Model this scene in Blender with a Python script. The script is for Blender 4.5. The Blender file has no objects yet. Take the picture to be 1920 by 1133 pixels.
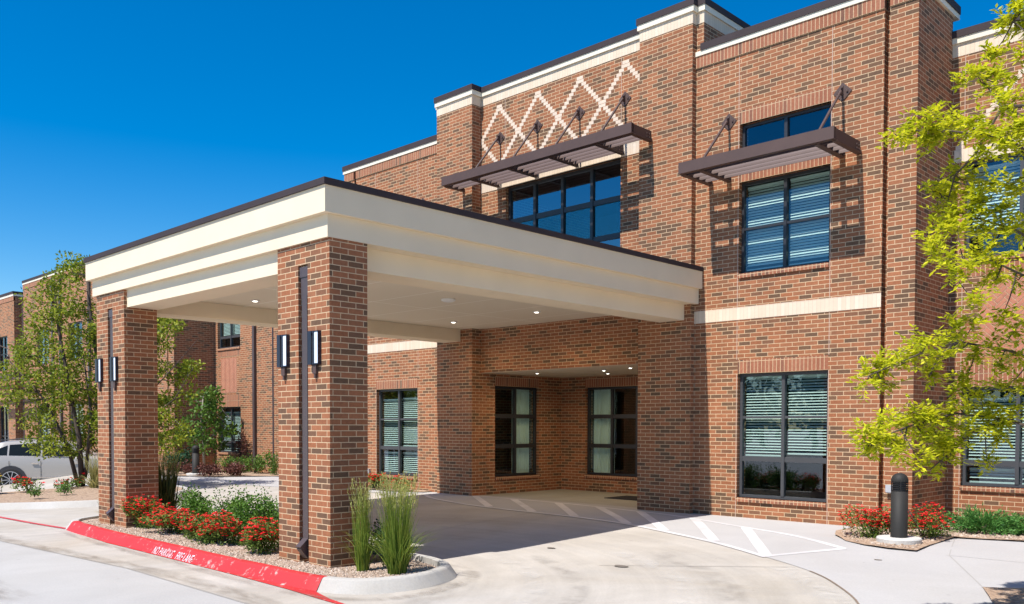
import bpy, math, random
from mathutils import Vector, Matrix
random.seed(11)
S = bpy.context.scene
COL = S.collection
R = math.radians
SUN_E=5.0; LAMP_E=38.0; SKY_E=.11; SKY_AIR=1.0; SKY_OZ=2.5; SKY_SAT=1.56; SKY_HUE=.502; EXPO=.53
RT_CL= [(-2.26, 8.52, 5.11), (-2.38, 8.65, 5.1), (-2.27, 8.7, 5.04), (-2.27, 8.61, 5.24), (-2.46, 8.59, 4.83), (-2.64, 8.35, 4.6), (-2.39, 7.94, 4.45), (-2.32, 8.16, 4.5), (-2.25, 8.31, 4.48), (-2.26, 7.95, 4.28), (-2.14, 7.93, 4.19), (-2.03, 7.4, 3.98), (-2.18, 8.35, 4.65), (-2.79, 7.25, 3.89), (-2.78, 7.46, 3.98), (-2.74, 7.52, 3.97), (-2.56, 7.31, 3.98), (-2.54, 7.39, 3.9), (-2.6, 7.43, 3.83), (-2.58, 7.77, 4.01), (-2.48, 7.68, 3.95), (-2.25, 7.37, 3.9), (-2.31, 7.64, 3.9), (-2.11, 7.24, 3.76), (-2.05, 7.43, 3.76), (-1.88, 7.14, 3.7), (-1.94, 7.1, 3.58), (-1.97, 7.58, 3.68), (-1.87, 7.21, 3.76), (-2.15, 7.31, 3.62), (-2.52, 7.92, 3.68), (-2.64, 7.97, 3.6), (-2.67, 7.71, 3.54), (-2.42, 7.91, 3.6), (-2.62, 7.83, 3.45), (-2.5, 7.85, 3.5), (-2.28, 7.56, 3.37), (-2.25, 7.91, 3.52), (-2.09, 7.77, 3.48), (-2.08, 8.02, 3.47), (-2.69, 7.97, 3.37), (-2.45, 7.61, 3.27), (-2.32, 7.62, 3.25), (-2.21, 7.54, 3.3), (-2.13, 7.53, 3.22), (-2.01, 7.56, 3.21), (-2.57, 7.44, 3.09), (-2.52, 7.62, 3.14), (-2.32, 7.3, 3.08), (-2.3, 7.65, 3.12), (-2.15, 7.55, 3.11), (-2.05, 7.56, 3.05), (-2.07, 7.97, 3.13), (-2.3, 7.07, 2.79), (-2.45, 7.17, 2.9), (-2.16, 7.21, 2.83), (-2.06, 7.38, 2.76), (-2.12, 6.74, 2.65), (-2.2, 7.6, 2.93), (-1.92, 7.25, 2.81), (-1.98, 7.56, 2.69), (-2.07, 7.32, 2.64), (-2.03, 6.7, 2.45), (-2.2, 7.37, 2.37), (-2.02, 7.41, 2.4), (-2.05, 7.93, 2.36), (-2.17, 6.94, 2.25), (-2.13, 7.53, 2.21), (-2.39, 6.92, 2.19), (-2.61, 7.32, 2.19), (-2.38, 7.13, 2.12), (-2.39, 7.52, 2.19), (-2.59, 7.61, 2.03), (-2.62, 7.6, 1.99), (-2.27, 7.64, 2.15), (-2.25, 8.1, 2.08), (-2.17, 8.28, 2.18), (-2.68, 7.28, 2.1), (-2.61, 6.89, 2.09), (-2.81, 7.23, 2.07), (-2.88, 7.25, 2.05), (-2.93, 7.28, 1.99), (-2.82, 6.85, 1.92), (-2.84, 7.32, 1.9), (-2.35, 7.63, 1.94), (-2.34, 8.01, 1.82), (-2.3, 8.47, 1.88), (-2.27, 8.84, 1.93), (-2.28, 8.11, 1.73), (-2.45, 8.1, 1.69), (-2.46, 7.74, 1.81), (-2.17, 8.3, 1.69), (-2.19, 8.09, 1.6), (-2.24, 7.84, 1.6), (-2.62, 6.34, 1.53), (-2.58, 6.52, 1.57), (-2.61, 6.89, 1.55), (-2.65, 7.23, 1.62), (-2.47, 6.96, 1.65), (-2.41, 7.01, 1.63), (-2.54, 7.6, 1.6), (-2.45, 7.59, 1.68), (-2.36, 7.57, 1.55), (-2.41, 7.0, 1.51), (-2.44, 7.31, 1.47), (-2.56, 7.2, 1.55), (-2.36, 7.45, 1.43), (-2.38, 7.27, 1.39), (-2.44, 6.47, 1.44), (-2.59, 6.95, 1.37), (-2.5, 6.36, 1.48), (-2.6, 6.48, 1.42), (-2.7, 6.58, 1.37), (-2.39, 6.85, 1.31), (-2.46, 7.38, 1.3), (-2.53, 7.49, 1.21), (-2.4, 7.46, 1.34), (-2.28, 7.99, 1.24), (-2.26, 7.62, 1.55), (-2.2, 7.96, 1.47)]
RT_BR= [[(-1.63, 9.14, 3.3), (-1.77, 7.94, 3.5), (-1.99, 7.35, 3.7), (-2.47, 7.54, 3.91), (-2.8, 7.42, 3.96)], [(-1.54, 8.59, 3.63), (-1.66, 7.41, 3.68), (-2.1, 7.59, 4.02), (-2.4, 8.1, 4.45)], [(-1.43, 7.91, 3.94), (-1.83, 8.14, 4.43), (-2.28, 8.52, 5.03)], [(-1.52, 8.6, 2.59), (-1.81, 8.18, 2.92), (-2.05, 7.75, 3.1), (-2.43, 7.7, 3.28), (-2.68, 7.81, 3.56)], [(-1.57, 8.9, 2.27), (-1.8, 8.13, 2.57), (-1.92, 7.5, 2.7), (-2.06, 7.26, 2.79), (-2.3, 7.08, 2.79)], [(-1.43, 8.58, 1.73), (-1.94, 9.0, 2.02), (-2.17, 8.27, 2.18), (-2.31, 7.36, 2.21), (-2.55, 7.16, 2.11), (-2.9, 7.09, 1.96)], [(-1.28, 7.74, 1.24), (-1.7, 8.11, 1.43), (-2.17, 8.29, 1.6), (-2.42, 7.63, 1.66), (-2.53, 6.91, 1.55), (-2.65, 6.45, 1.43)], [(-2.17, 8.29, 1.6), (-2.33, 7.73, 1.51), (-2.36, 7.46, 1.38), (-2.46, 7.22, 1.22)], [(-2.1, 7.59, 4.02), (-2.26, 7.5, 3.67), (-2.47, 7.7, 3.59), (-2.56, 7.74, 3.31)], [(-2.31, 7.36, 2.21), (-2.46, 7.35, 2.1), (-2.53, 7.39, 1.98)]]
TA_CL= [(-24.59, 7.52, 3.3), (-24.17, 7.7, 1.97), (-24.16, 7.71, 4.07), (-23.65, 7.43, 4.67), (-24.63, 7.89, 3.89), (-24.65, 8.38, 1.3), (-25.05, 7.75, 1.7), (-23.27, 7.91, 2.13), (-24.25, 8.04, 1.83), (-24.1, 7.34, 3.11), (-24.64, 8.15, 2.72), (-25.0, 7.14, 2.85), (-25.63, 7.74, 2.28), (-25.04, 7.93, 1.55), (-23.47, 7.75, 1.64), (-24.28, 7.5, 2.38), (-24.88, 8.38, 1.49), (-23.84, 8.27, 2.17), (-23.62, 8.37, 0.88), (-24.3, 7.81, 2.94), (-24.67, 8.23, 2.03), (-25.0, 8.45, 4.79), (-24.11, 8.21, 2.7), (-25.13, 8.35, 3.54), (-24.7, 7.79, 2.37), (-23.74, 7.57, 4.32), (-25.12, 7.99, 3.72), (-24.6, 7.49, 3.51), (-23.46, 7.73, 4.93), (-25.21, 8.19, 0.84), (-23.12, 7.95, 3.41), (-24.15, 8.28, 2.4), (-24.27, 7.94, 2.78), (-25.05, 8.23, 3.88), (-24.76, 7.24, 2.76), (-23.77, 7.83, 4.76), (-23.8, 7.82, 1.2), (-24.03, 7.49, 3.37), (-23.89, 8.44, 1.08), (-24.06, 7.88, 4.22), (-25.07, 7.89, 4.01), (-24.43, 7.16, 2.48), (-23.8, 8.13, 4.29), (-23.81, 7.81, 3.18), (-25.08, 8.5, 5.07), (-24.76, 8.41, 4.12), (-25.41, 7.77, 2.98), (-24.69, 7.8, 1.06), (-23.72, 8.27, 2.86), (-23.84, 7.5, 2.69), (-24.78, 8.3, 2.47), (-24.59, 7.68, 3.61), (-23.11, 8.01, 4.45), (-23.43, 8.06, 5.09), (-23.44, 7.87, 5.16), (-24.74, 8.04, 1.92), (-24.73, 8.63, 4.97), (-24.43, 7.05, 2.12), (-24.93, 8.07, 2.52), (-24.64, 7.16, 2.26), (-24.28, 8.45, 3.21), (-24.65, 8.53, 3.05), (-24.36, 8.23, 3.61), (-25.03, 7.94, 1.19), (-23.93, 7.98, 2.24), (-23.22, 7.7, 0.98), (-24.9, 7.41, 3.05), (-24.74, 7.75, 2.94), (-23.26, 8.16, 2.59), (-23.88, 8.02, 1.09), (-23.68, 8.16, 4.38), (-23.18, 7.85, 2.77), (-23.53, 8.21, 2.33), (-23.68, 8.18, 0.92), (-24.27, 7.98, 4.39)]
TB_CL= [(-23.22, 8.75, 3.87), (-23.11, 9.0, 1.77), (-24.3, 9.4, 2.43), (-24.56, 9.21, 3.27), (-22.97, 8.76, 4.03), (-23.36, 8.67, 2.46), (-23.87, 8.8, 4.51), (-23.99, 8.36, 5.48), (-24.52, 8.83, 3.01), (-23.53, 8.91, 2.29), (-24.56, 8.77, 1.18), (-23.57, 8.39, 2.27), (-23.82, 8.91, 1.04), (-24.46, 9.36, 2.19), (-24.26, 8.9, 1.35), (-23.27, 8.6, 3.89), (-22.96, 8.84, 1.29), (-24.16, 8.91, 2.3), (-23.84, 8.59, 1.4), (-24.03, 8.51, 4.38), (-24.13, 8.59, 2.77), (-23.98, 8.94, 2.03), (-25.05, 8.9, 5.8), (-23.46, 8.66, 1.69), (-24.18, 8.78, 3.8), (-23.78, 8.52, 4.49), (-24.38, 8.62, 5.85), (-24.63, 8.68, 2.94), (-23.07, 8.84, 2.63), (-23.75, 8.92, 1.64), (-24.39, 8.95, 5.53), (-23.45, 8.29, 5.06), (-24.13, 9.2, 1.84), (-23.62, 8.88, 1.21), (-23.59, 9.17, 2.76), (-24.43, 8.64, 4.07), (-24.49, 8.93, 2.49), (-23.32, 8.45, 3.13), (-24.13, 8.74, 5.38), (-23.06, 8.66, 3.37), (-23.63, 8.93, 4.44), (-23.82, 8.57, 2.17), (-22.86, 8.85, 3.93), (-23.82, 8.51, 3.38), (-23.7, 8.9, 1.91), (-24.34, 8.73, 1.6), (-24.73, 9.12, 5.86), (-23.86, 8.68, 4.73), (-24.27, 8.67, 5.5), (-24.31, 8.87, 0.89), (-24.81, 8.92, 1.8), (-24.96, 8.87, 3.69), (-24.9, 9.0, 3.38), (-23.27, 9.07, 3.67), (-23.21, 8.83, 3.69), (-24.57, 9.18, 2.74), (-22.94, 8.81, 1.71), (-23.45, 9.15, 2.08), (-24.63, 8.72, 3.85), (-24.19, 8.63, 2.54), (-23.88, 8.74, 5.58), (-24.28, 9.44, 2.93)]
TC_CL= [(-23.06, 9.58, 2.43), (-22.01, 9.27, 2.59), (-22.69, 10.09, 3.67), (-22.21, 9.61, 4.12), (-23.23, 9.15, 3.16), (-23.01, 9.48, 3.4), (-22.73, 9.35, 1.43), (-22.74, 10.26, 3.03), (-22.82, 10.3, 3.55), (-22.39, 9.21, 1.27), (-22.17, 9.53, 1.2), (-23.56, 9.5, 3.93), (-22.51, 8.77, 1.74), (-22.17, 9.85, 4.31), (-22.98, 8.93, 1.45), (-23.1, 10.07, 1.28), (-22.54, 8.76, 2.26), (-23.26, 9.22, 1.82), (-22.57, 10.13, 2.21), (-23.18, 9.43, 1.0), (-21.29, 9.75, 3.94), (-23.84, 9.34, 2.77), (-21.78, 9.86, 1.22), (-22.64, 10.24, 1.38), (-23.47, 9.02, 1.68), (-22.32, 9.68, 3.8), (-22.67, 10.21, 2.08), (-22.64, 9.87, 1.94), (-22.19, 9.57, 2.33), (-23.14, 9.54, 2.63), (-22.28, 9.81, 1.18), (-22.59, 10.0, 2.03), (-22.66, 9.7, 1.59), (-23.54, 9.33, 3.48), (-22.03, 9.28, 1.23), (-22.75, 9.37, 2.14), (-21.3, 9.62, 1.01), (-23.48, 9.3, 1.64), (-23.11, 9.71, 4.04), (-22.78, 10.18, 4.25), (-21.39, 9.66, 1.8), (-22.84, 9.4, 2.92), (-23.09, 9.04, 3.29), (-21.24, 9.96, 1.21), (-21.91, 9.6, 3.94), (-23.28, 9.98, 3.63), (-23.6, 9.35, 2.48), (-21.88, 9.67, 2.79), (-23.4, 9.5, 2.57), (-21.88, 10.59, 3.03), (-22.45, 9.38, 1.5), (-22.57, 9.95, 3.89), (-21.99, 9.53, 2.77), (-22.02, 9.63, 3.33), (-21.61, 9.37, 1.68), (-22.45, 10.08, 3.91), (-22.99, 9.32, 1.91), (-23.36, 9.4, 4.08), (-22.45, 9.68, 2.17), (-22.54, 9.52, 4.16)]
TS_CL= [(-27.17, 13.44, 1.19), (-27.3, 13.64, 1.47), (-26.95, 14.26, 1.79), (-27.31, 13.41, 0.97), (-27.62, 13.06, 1.12), (-27.19, 13.71, 1.05), (-27.26, 13.83, 1.63), (-27.4, 14.51, 1.42), (-26.87, 14.37, 1.44), (-27.35, 14.37, 0.93), (-27.83, 13.84, 2.52), (-27.55, 13.88, 2.1), (-27.26, 13.78, 1.87), (-26.87, 14.23, 1.27), (-26.67, 14.32, 1.3), (-27.59, 13.87, 1.34), (-27.44, 14.3, 0.87), (-27.97, 13.72, 1.29), (-27.1, 13.86, 0.97), (-26.88, 13.91, 1.96), (-27.01, 13.61, 2.49), (-27.66, 13.71, 0.78), (-26.94, 13.92, 1.14), (-26.94, 13.61, 0.81), (-27.01, 13.98, 1.6), (-27.06, 13.86, 2.26), (-26.84, 14.0, 1.48), (-28.07, 13.44, 1.19), (-27.96, 13.45, 1.64), (-27.72, 13.25, 1.38), (-26.97, 14.6, 1.39), (-26.84, 14.03, 2.21), (-27.49, 14.39, 1.78), (-27.0, 13.75, 1.99), (-27.34, 14.07, 1.78), (-27.43, 14.16, 2.36), (-27.64, 13.95, 1.18), (-27.14, 14.15, 2.65), (-27.78, 14.06, 2.4), (-27.31, 14.17, 2.49), (-27.86, 13.73, 2.36), (-27.31, 13.38, 1.67), (-27.33, 13.52, 2.01), (-27.33, 13.92, 2.15), (-27.38, 14.0, 2.63), (-27.05, 13.69, 2.64), (-28.03, 13.59, 1.21), (-27.11, 13.96, 2.13)]

TC_X= [(-22.09, 10.08, 4.22), (-21.9, 10.29, 4.06), (-22.21, 10.27, 4.17), (-21.67, 10.29, 2.86), (-21.69, 10.49, 2.95), (-21.62, 10.6, 3.06), (-21.97, 10.28, 2.71), (-21.6, 10.34, 2.29), (-21.49, 10.43, 2.43), (-21.88, 10.19, 2.08), (-22.09, 10.11, 2.26), (-22.14, 10.07, 1.65), (-21.62, 10.14, 1.51), (-22.04, 9.98, 1.1), (-21.94, 10.17, 1.0), (-21.9, 9.98, 2.99), (-21.89, 9.94, 3.66), (-22.27, 10.19, 1.92), (-21.46, 10.2, 1.35)]
def clamp(a, lo=0.0, hi=1.0): return max(lo, min(hi, a))
def gz(x, y):
    return -0.2*clamp((12-y)/6.5) - 0.4*clamp((-23.5-x)/4)*clamp((11.5-y)/3)

# ------------------------------------------------------------------ mesh collector
class MB:
    def __init__(s): s.v=[]; s.f=[]; s.smooth=False; s.uv=None
    def face(s, pts):
        n=len(s.v); s.v+= [tuple(p) for p in pts]; s.f.append(tuple(range(n,n+len(pts)))); return s
    def box(s, x0,x1,y0,y1,z0,z1):
        if x0>x1: x0,x1=x1,x0
        if y0>y1: y0,y1=y1,y0
        n=len(s.v)
        s.v+=[(x0,y0,z0),(x1,y0,z0),(x1,y1,z0),(x0,y1,z0),(x0,y0,z1),(x1,y0,z1),(x1,y1,z1),(x0,y1,z1)]
        s.f+=[(n,n+3,n+2,n+1),(n+4,n+5,n+6,n+7),(n,n+1,n+5,n+4),(n+1,n+2,n+6,n+5),(n+2,n+3,n+7,n+6),(n+3,n,n+4,n+7)]
        return s
    def bar(s, a, b, w, h=None, up=(0,0,1)):
        a=Vector(a); b=Vector(b); h=h or w; d=(b-a).normalized(); u=Vector(up)
        if abs(d.dot(u))>.98: u=Vector((0,1,0))
        r=d.cross(u).normalized(); u=r.cross(d).normalized(); n=len(s.v)
        for p in (a,b):
            for i,j in ((-1,-1),(1,-1),(1,1),(-1,1)): s.v.append(tuple(p+r*(i*w/2)+u*(j*h/2)))
        s.f+=[(n,n+1,n+2,n+3),(n+7,n+6,n+5,n+4)]+[(n+k,n+4+k,n+4+(k+1)%4,n+(k+1)%4) for k in range(4)]
        return s
    def tube(s, pts, radii, seg=7, caps=True):
        pts=[Vector(p) for p in pts]; n0=len(s.v); m=len(pts)
        pr=None
        for i,p in enumerate(pts):
            d=(pts[min(i+1,m-1)]-pts[max(i-1,0)]).normalized()
            if pr is None:
                pr=d.orthogonal().normalized()
            pr=(pr-d*pr.dot(d)).normalized(); q=d.cross(pr)
            for k in range(seg):
                a=2*math.pi*k/seg; s.v.append(tuple(p+(pr*math.cos(a)+q*math.sin(a))*radii[i]))
        for i in range(m-1):
            for k in range(seg):
                a=n0+i*seg+k; b=n0+i*seg+(k+1)%seg
                s.f.append((a,b,b+seg,a+seg))
        if caps:
            s.f.append(tuple(n0+k for k in reversed(range(seg)))); s.f.append(tuple(n0+(m-1)*seg+k for k in range(seg)))
        return s
    def lathe(s, cx, cy, prof, seg=28):
        n0=len(s.v)
        for r,z in prof:
            for k in range(seg):
                a=2*math.pi*k/seg; s.v.append((cx+r*math.cos(a), cy+r*math.sin(a), z))
        for i in range(len(prof)-1):
            for k in range(seg):
                a=n0+i*seg+k; b=n0+i*seg+(k+1)%seg
                s.f.append((a,b,b+seg,a+seg))
        s.f.append(tuple(n0+(len(prof)-1)*seg+k for k in range(seg)))
        return s
    def slab(s, ax, pos, u0,u1,z0,z1, th, ops=()):
        """wall: face at pos, facing -Y (ax 'y') or +X (ax 'x'), thickness away from the viewer, with openings (a,b,c,d)"""
        def P(u,d,z): return (u,pos+d,z) if ax=='y' else (pos-d,u,z)
        us=sorted({u0,u1}|{c for o in ops for c in o[:2] if u0<c<u1}); zs=sorted({z0,z1}|{c for o in ops for c in o[2:4] if z0<c<z1})
        def inside(u,z): return any(o[0]<u<o[1] and o[2]<z<o[3] for o in ops)
        for i in range(len(us)-1):
            for j in range(len(zs)-1):
                if inside((us[i]+us[i+1])/2,(zs[j]+zs[j+1])/2): continue
                a,b,c,d=us[i],us[i+1],zs[j],zs[j+1]
                s.face([P(a,0,c),P(b,0,c),P(b,0,d),P(a,0,d)])
                s.face([P(b,th,c),P(a,th,c),P(a,th,d),P(b,th,d)])
        for a,b,c,d in [o[:4] for o in ops]:
            a=max(a,u0); b=min(b,u1); c=max(c,z0); d=min(d,z1)
            s.face([P(a,0,c),P(a,0,d),P(a,th,d),P(a,th,c)])
            s.face([P(b,0,d),P(b,0,c),P(b,th,c),P(b,th,d)])
            if c>z0: s.face([P(a,0,c),P(a,th,c),P(b,th,c),P(b,0,c)])
            if d<z1: s.face([P(a,th,d),P(a,0,d),P(b,0,d),P(b,th,d)])
        s.face([P(u0,0,z0),P(u0,0,z1),P(u0,th,z1),P(u0,th,z0)]); s.face([P(u1,0,z1),P(u1,0,z0),P(u1,th,z0),P(u1,th,z1)])
        s.face([P(u0,0,z1),P(u1,0,z1),P(u1,th,z1),P(u0,th,z1)])
        return s
    def build(s, name, mat, parent=None, uv=None, z0=0.0, smooth=False):
        L=Vector((0,0,0)); p=parent
        while p is not None: L+=p.location; p=p.parent
        me=bpy.data.meshes.new(name)
        me.from_pydata([(a-L.x,b-L.y,c-L.z) for a,b,c in s.v],[],s.f)
        me.materials.append(mat)
        if uv:
            lay=me.uv_layers.new(name='UVMap'); V=s.v; li=0; data=[0.0]*(2*len(me.loops))
            for poly in me.polygons:
                n=poly.normal; a=abs(n.x),abs(n.y),abs(n.z)
                for vi in poly.vertices:
                    x,y,z=V[vi]
                    if a[2]>=a[0] and a[2]>=a[1]: q=(x,y)
                    elif a[1]>=a[0]: q=(x,z)
                    else: q=(y+.05,z)
                    if uv=='soldier': q=((q[1]-z0) if a[2]<max(a[0],a[1]) else y, q[0])
                    data[2*li]=q[0]; data[2*li+1]=q[1]; li+=1
            lay.data.foreach_set('uv',data)
        if smooth: me.polygons.foreach_set('use_smooth',[True]*len(me.polygons))
        me.update()
        o=bpy.data.objects.new(name,me); COL.objects.link(o)
        if parent is not None: o.parent=parent
        return o

def empty(name, loc, label, cat, group=None):
    o=bpy.data.objects.new(name,None); COL.objects.link(o); o.location=loc; o.empty_display_size=.3
    return tag(o,label,cat,group)
def tag(o,label=None,cat=None,group=None,kind=None):
    if label: o['label']=label
    if cat: o['category']=cat
    if group: o['group']=group
    if kind: o['kind']=kind
    return o

# ------------------------------------------------------------------ materials
def mat(name):
    m=bpy.data.materials.new(name); m.use_nodes=True; nt=m.node_tree
    for n in list(nt.nodes): nt.nodes.remove(n)
    out=nt.nodes.new('ShaderNodeOutputMaterial'); return m,nt,out
def N(nt,t,**kw):
    n=nt.nodes.new('ShaderNode'+t)
    for k,v in kw.items():
        if k in n.inputs: n.inputs[k].default_value=v
        else: setattr(n,k,v)
    return n
def pbr(name,col,rough=.6,metal=0.0,noise=0.0,nscale=6.0,bump=0.0,bscale=60.0,spec=.5,emit=None,es=0):
    m,nt,out=mat(name); b=N(nt,'BsdfPrincipled'); nt.links.new(b.outputs[0],out.inputs[0])
    b.inputs['Base Color'].default_value=(*col,1); b.inputs['Roughness'].default_value=rough; b.inputs['Metallic'].default_value=metal
    b.inputs['Specular IOR Level'].default_value=spec
    if emit: b.inputs['Emission Color'].default_value=(*emit,1); b.inputs['Emission Strength'].default_value=es
    if noise:
        tc=N(nt,'TexCoord'); nz=N(nt,'TexNoise',Scale=nscale,Detail=6.0); nt.links.new(tc.outputs['Object'],nz.inputs['Vector'])
        mr=N(nt,'MapRange'); mr.inputs[1].default_value=.25; mr.inputs[2].default_value=.75; mr.inputs[3].default_value=1-noise; mr.inputs[4].default_value=1+noise
        nt.links.new(nz.outputs['Fac'],mr.inputs[0])
        vm=N(nt,'VectorMath',operation='SCALE'); vm.inputs[0].default_value=col; nt.links.new(mr.outputs[0],vm.inputs['Scale']); nt.links.new(vm.outputs[0],b.inputs['Base Color'])
    if bump:
        tc=N(nt,'TexCoord'); nz=N(nt,'TexNoise',Scale=bscale,Detail=4.0); nt.links.new(tc.outputs['Object'],nz.inputs['Vector'])
        bp=N(nt,'Bump',Strength=bump,Distance=.01); nt.links.new(nz.outputs['Fac'],bp.inputs['Height']); nt.links.new(bp.outputs[0],b.inputs['Normal'])
    return m
def ramp(nt,stops,interp='LINEAR'):
    r=N(nt,'ValToRGB'); cr=r.color_ramp; cr.interpolation=interp
    while len(cr.elements)<len(stops): cr.elements.new(.5)
    for e,(p,c) in zip(cr.elements,stops): e.position=p; e.color=(*c,1)
    return r
def brick(name,stops,mortar,bw=.215,rh=.0677,ms=.0056,off=.5,rough=.85,interp='LINEAR',weather=.10,amp=.13):
    m,nt,out=mat(name); b=N(nt,'BsdfPrincipled'); nt.links.new(b.outputs[0],out.inputs[0]); b.inputs['Roughness'].default_value=rough
    b.inputs['Specular IOR Level'].default_value=.25
    uv=N(nt,'UVMap')
    br=N(nt,'TexBrick'); br.offset=off; br.inputs['Color1'].default_value=(0,0,0,1); br.inputs['Color2'].default_value=(1,1,1,1); br.inputs['Mortar'].default_value=(0,0,0,1)
    br.inputs['Scale'].default_value=1; br.inputs['Mortar Size'].default_value=ms; br.inputs['Mortar Smooth'].default_value=.15; br.inputs['Bias'].default_value=0
    br.inputs['Brick Width'].default_value=bw; br.inputs['Row Height'].default_value=rh
    nt.links.new(uv.outputs[0],br.inputs['Vector'])
    sx=N(nt,'SeparateXYZ'); nt.links.new(uv.outputs[0],sx.inputs[0])
    def ma(op,a,b=None,c=None):
        n=N(nt,'Math',operation=op)
        for k,q in enumerate((a,b,c)):
            if q is None: continue
            if isinstance(q,(int,float)): n.inputs[k].default_value=q
            else: nt.links.new(q,n.inputs[k])
        return n.outputs[0]
    row=ma('FLOOR',ma('DIVIDE',sx.outputs[1],rh))
    par=ma('FLOORED_MODULO',row,2.0)
    col=ma('FLOOR',ma('ADD',ma('DIVIDE',sx.outputs[0],bw),ma('MULTIPLY',ma('SUBTRACT',1.0,par),float(off))))
    cc=N(nt,'CombineXYZ'); nt.links.new(row,cc.inputs[0]); nt.links.new(col,cc.inputs[1])
    wn=N(nt,'TexWhiteNoise',noise_dimensions='2D'); nt.links.new(cc.outputs[0],wn.inputs['Vector'])
    bn=N(nt,'TexNoise',Scale=.9,Detail=3.0); nt.links.new(uv.outputs[0],bn.inputs['Vector'])
    rv_=ma('ADD',wn.outputs['Value'],ma('MULTIPLY',ma('SUBTRACT',bn.outputs['Fac'],.5),.42))
    rp=ramp(nt,stops,interp); nt.links.new(rv_,rp.inputs[0])
    nz=N(nt,'TexNoise',Scale=24.0,Detail=5.0,Roughness=.65); nt.links.new(uv.outputs[0],nz.inputs['Vector'])
    mr=N(nt,'MapRange'); mr.inputs[1].default_value=.3; mr.inputs[2].default_value=.7; mr.inputs[3].default_value=1-amp; mr.inputs[4].default_value=1+amp; nt.links.new(nz.outputs['Fac'],mr.inputs[0])
    vs_=N(nt,'VectorMath',operation='MULTIPLY'); vs_.inputs[1].default_value=(1.6,.42,1); nt.links.new(uv.outputs[0],vs_.inputs[0]); nz2=N(nt,'TexNoise',Scale=1.0,Detail=6.0,Roughness=.65); nt.links.new(vs_.outputs[0],nz2.inputs['Vector'])
    mr2=N(nt,'MapRange'); mr2.inputs[1].default_value=.3; mr2.inputs[2].default_value=.7; mr2.inputs[3].default_value=1-weather; mr2.inputs[4].default_value=1+weather; nt.links.new(nz2.outputs['Fac'],mr2.inputs[0])
    mx=N(nt,'Mix',data_type='RGBA'); nt.links.new(br.outputs['Fac'],mx.inputs[0]); nt.links.new(rp.outputs[0],mx.inputs[6]); mx.inputs[7].default_value=(*mortar,1)
    v1=N(nt,'VectorMath',operation='SCALE'); nt.links.new(mx.outputs[2],v1.inputs[0]); nt.links.new(mr.outputs[0],v1.inputs['Scale'])
    v2=N(nt,'VectorMath',operation='SCALE'); nt.links.new(v1.outputs[0],v2.inputs[0]); nt.links.new(mr2.outputs[0],v2.inputs['Scale'])
    nt.links.new(v2.outputs[0],b.inputs['Base Color'])
    inv=N(nt,'Math',operation='SUBTRACT'); inv.inputs[0].default_value=1; nt.links.new(br.outputs['Fac'],inv.inputs[1])
    ad=N(nt,'Math',operation='MULTIPLY_ADD'); nt.links.new(nz.outputs['Fac'],ad.inputs[0]); ad.inputs[1].default_value=.25; nt.links.new(inv.outputs[0],ad.inputs[2])
    bp=N(nt,'Bump',Strength=.5,Distance=.006); nt.links.new(ad.outputs[0],bp.inputs['Height']); nt.links.new(bp.outputs[0],b.inputs['Normal'])
    return m
RED=[(0,(0.322,0.123,0.056)),(.13,(0.259,0.102,0.049)),(.28,(0.342,0.137,0.065)),(.45,(0.279,0.112,0.054)),(.60,(0.315,0.130,0.063)),(.70,(0.223,0.099,0.052)),(.78,(0.188,0.092,0.052)),(.85,(0.147,0.083,0.048)),(.94,(0.129,0.075,0.045)),(1,(0.168,0.092,0.051))]
MORT=(.56,.40,.245)
M_BRICK=brick('red_brick',RED,MORT)
SOL=[(0,(0.334,0.131,0.072)),(.4,(0.290,0.113,0.064)),(.75,(0.343,0.143,0.082)),(.9,(0.238,0.105,0.066)),(1,(0.132,0.074,0.051))]
M_SOLD=brick('soldier_brick',SOL,MORT,bw=.2031,rh=.0677,off=0)
CRM=[(0,(.72,.60,.46)),(.5,(.67,.555,.415)),(1,(.75,.635,.50))]
M_CREAMB=brick('cream_brick',CRM,(.56,.46,.35),bw=.2031,rh=.0677,ms=.0030,off=0,weather=.05,amp=.03)
M_CREAM1=pbr('cream_brick_plain',(.68,.55,.43),.8,noise=.08,nscale=14,bump=.3)
M_HERR=pbr('herringbone_brick',(.44,.175,.105),.8,noise=.18,nscale=7,bump=.4)
M_MORT=pbr('mortar',MORT,.9,noise=.08,nscale=30)
M_STONE=pbr('cast_stone',(.76,.70,.56),.75,noise=.05,nscale=5,bump=.2,bscale=90)
M_EIFS=pbr('cream_stucco',(.765,.655,.475),.9,noise=.035,nscale=1.7,bump=.25,bscale=160,spec=.2)
M_CAP=pbr('bronze_coping',(.050,.038,.040),.7,noise=.1,nscale=3,spec=.2)
M_STEEL=pbr('brown_painted_steel',(.080,.046,.038),.6,noise=.08,nscale=4)
M_LOUV=pbr('louver_paint',(.115,.078,.068),.5,noise=.06,nscale=4)
M_FRAME=pbr('window_frame_bronze',(.028,.028,.032),.4,noise=.05)
M_FRAME2=pbr('window_frame_grey',(.06,.062,.066),.42,noise=.05)
M_DSP=pbr('downspout_bronze',(.075,.055,.055),.4,noise=.08,nscale=5)
M_LAMPF=pbr('lamp_frame_blackblue',(.012,.014,.03),.35)
M_LAMPG=pbr('frosted_lamp_glass',(.66,.74,.85),.15,spec=.6,emit=(.75,.85,1),es=.10)  # pale blue glow stands in for sky light on the glass
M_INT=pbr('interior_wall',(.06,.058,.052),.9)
M_BLIND=pbr('white_blind',(.66,.67,.63),.55)
M_CURT=pbr('sheer_curtain',(.8,.84,.8),.9,emit=(.55,.8,.72),es=.0)
M_JOINT=pbr('sealant_joint',(.50,.38,.30),.9)
M_SOFF=pbr('soffit_panel',(.72,.66,.54),.8,noise=.03,nscale=2)
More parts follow.
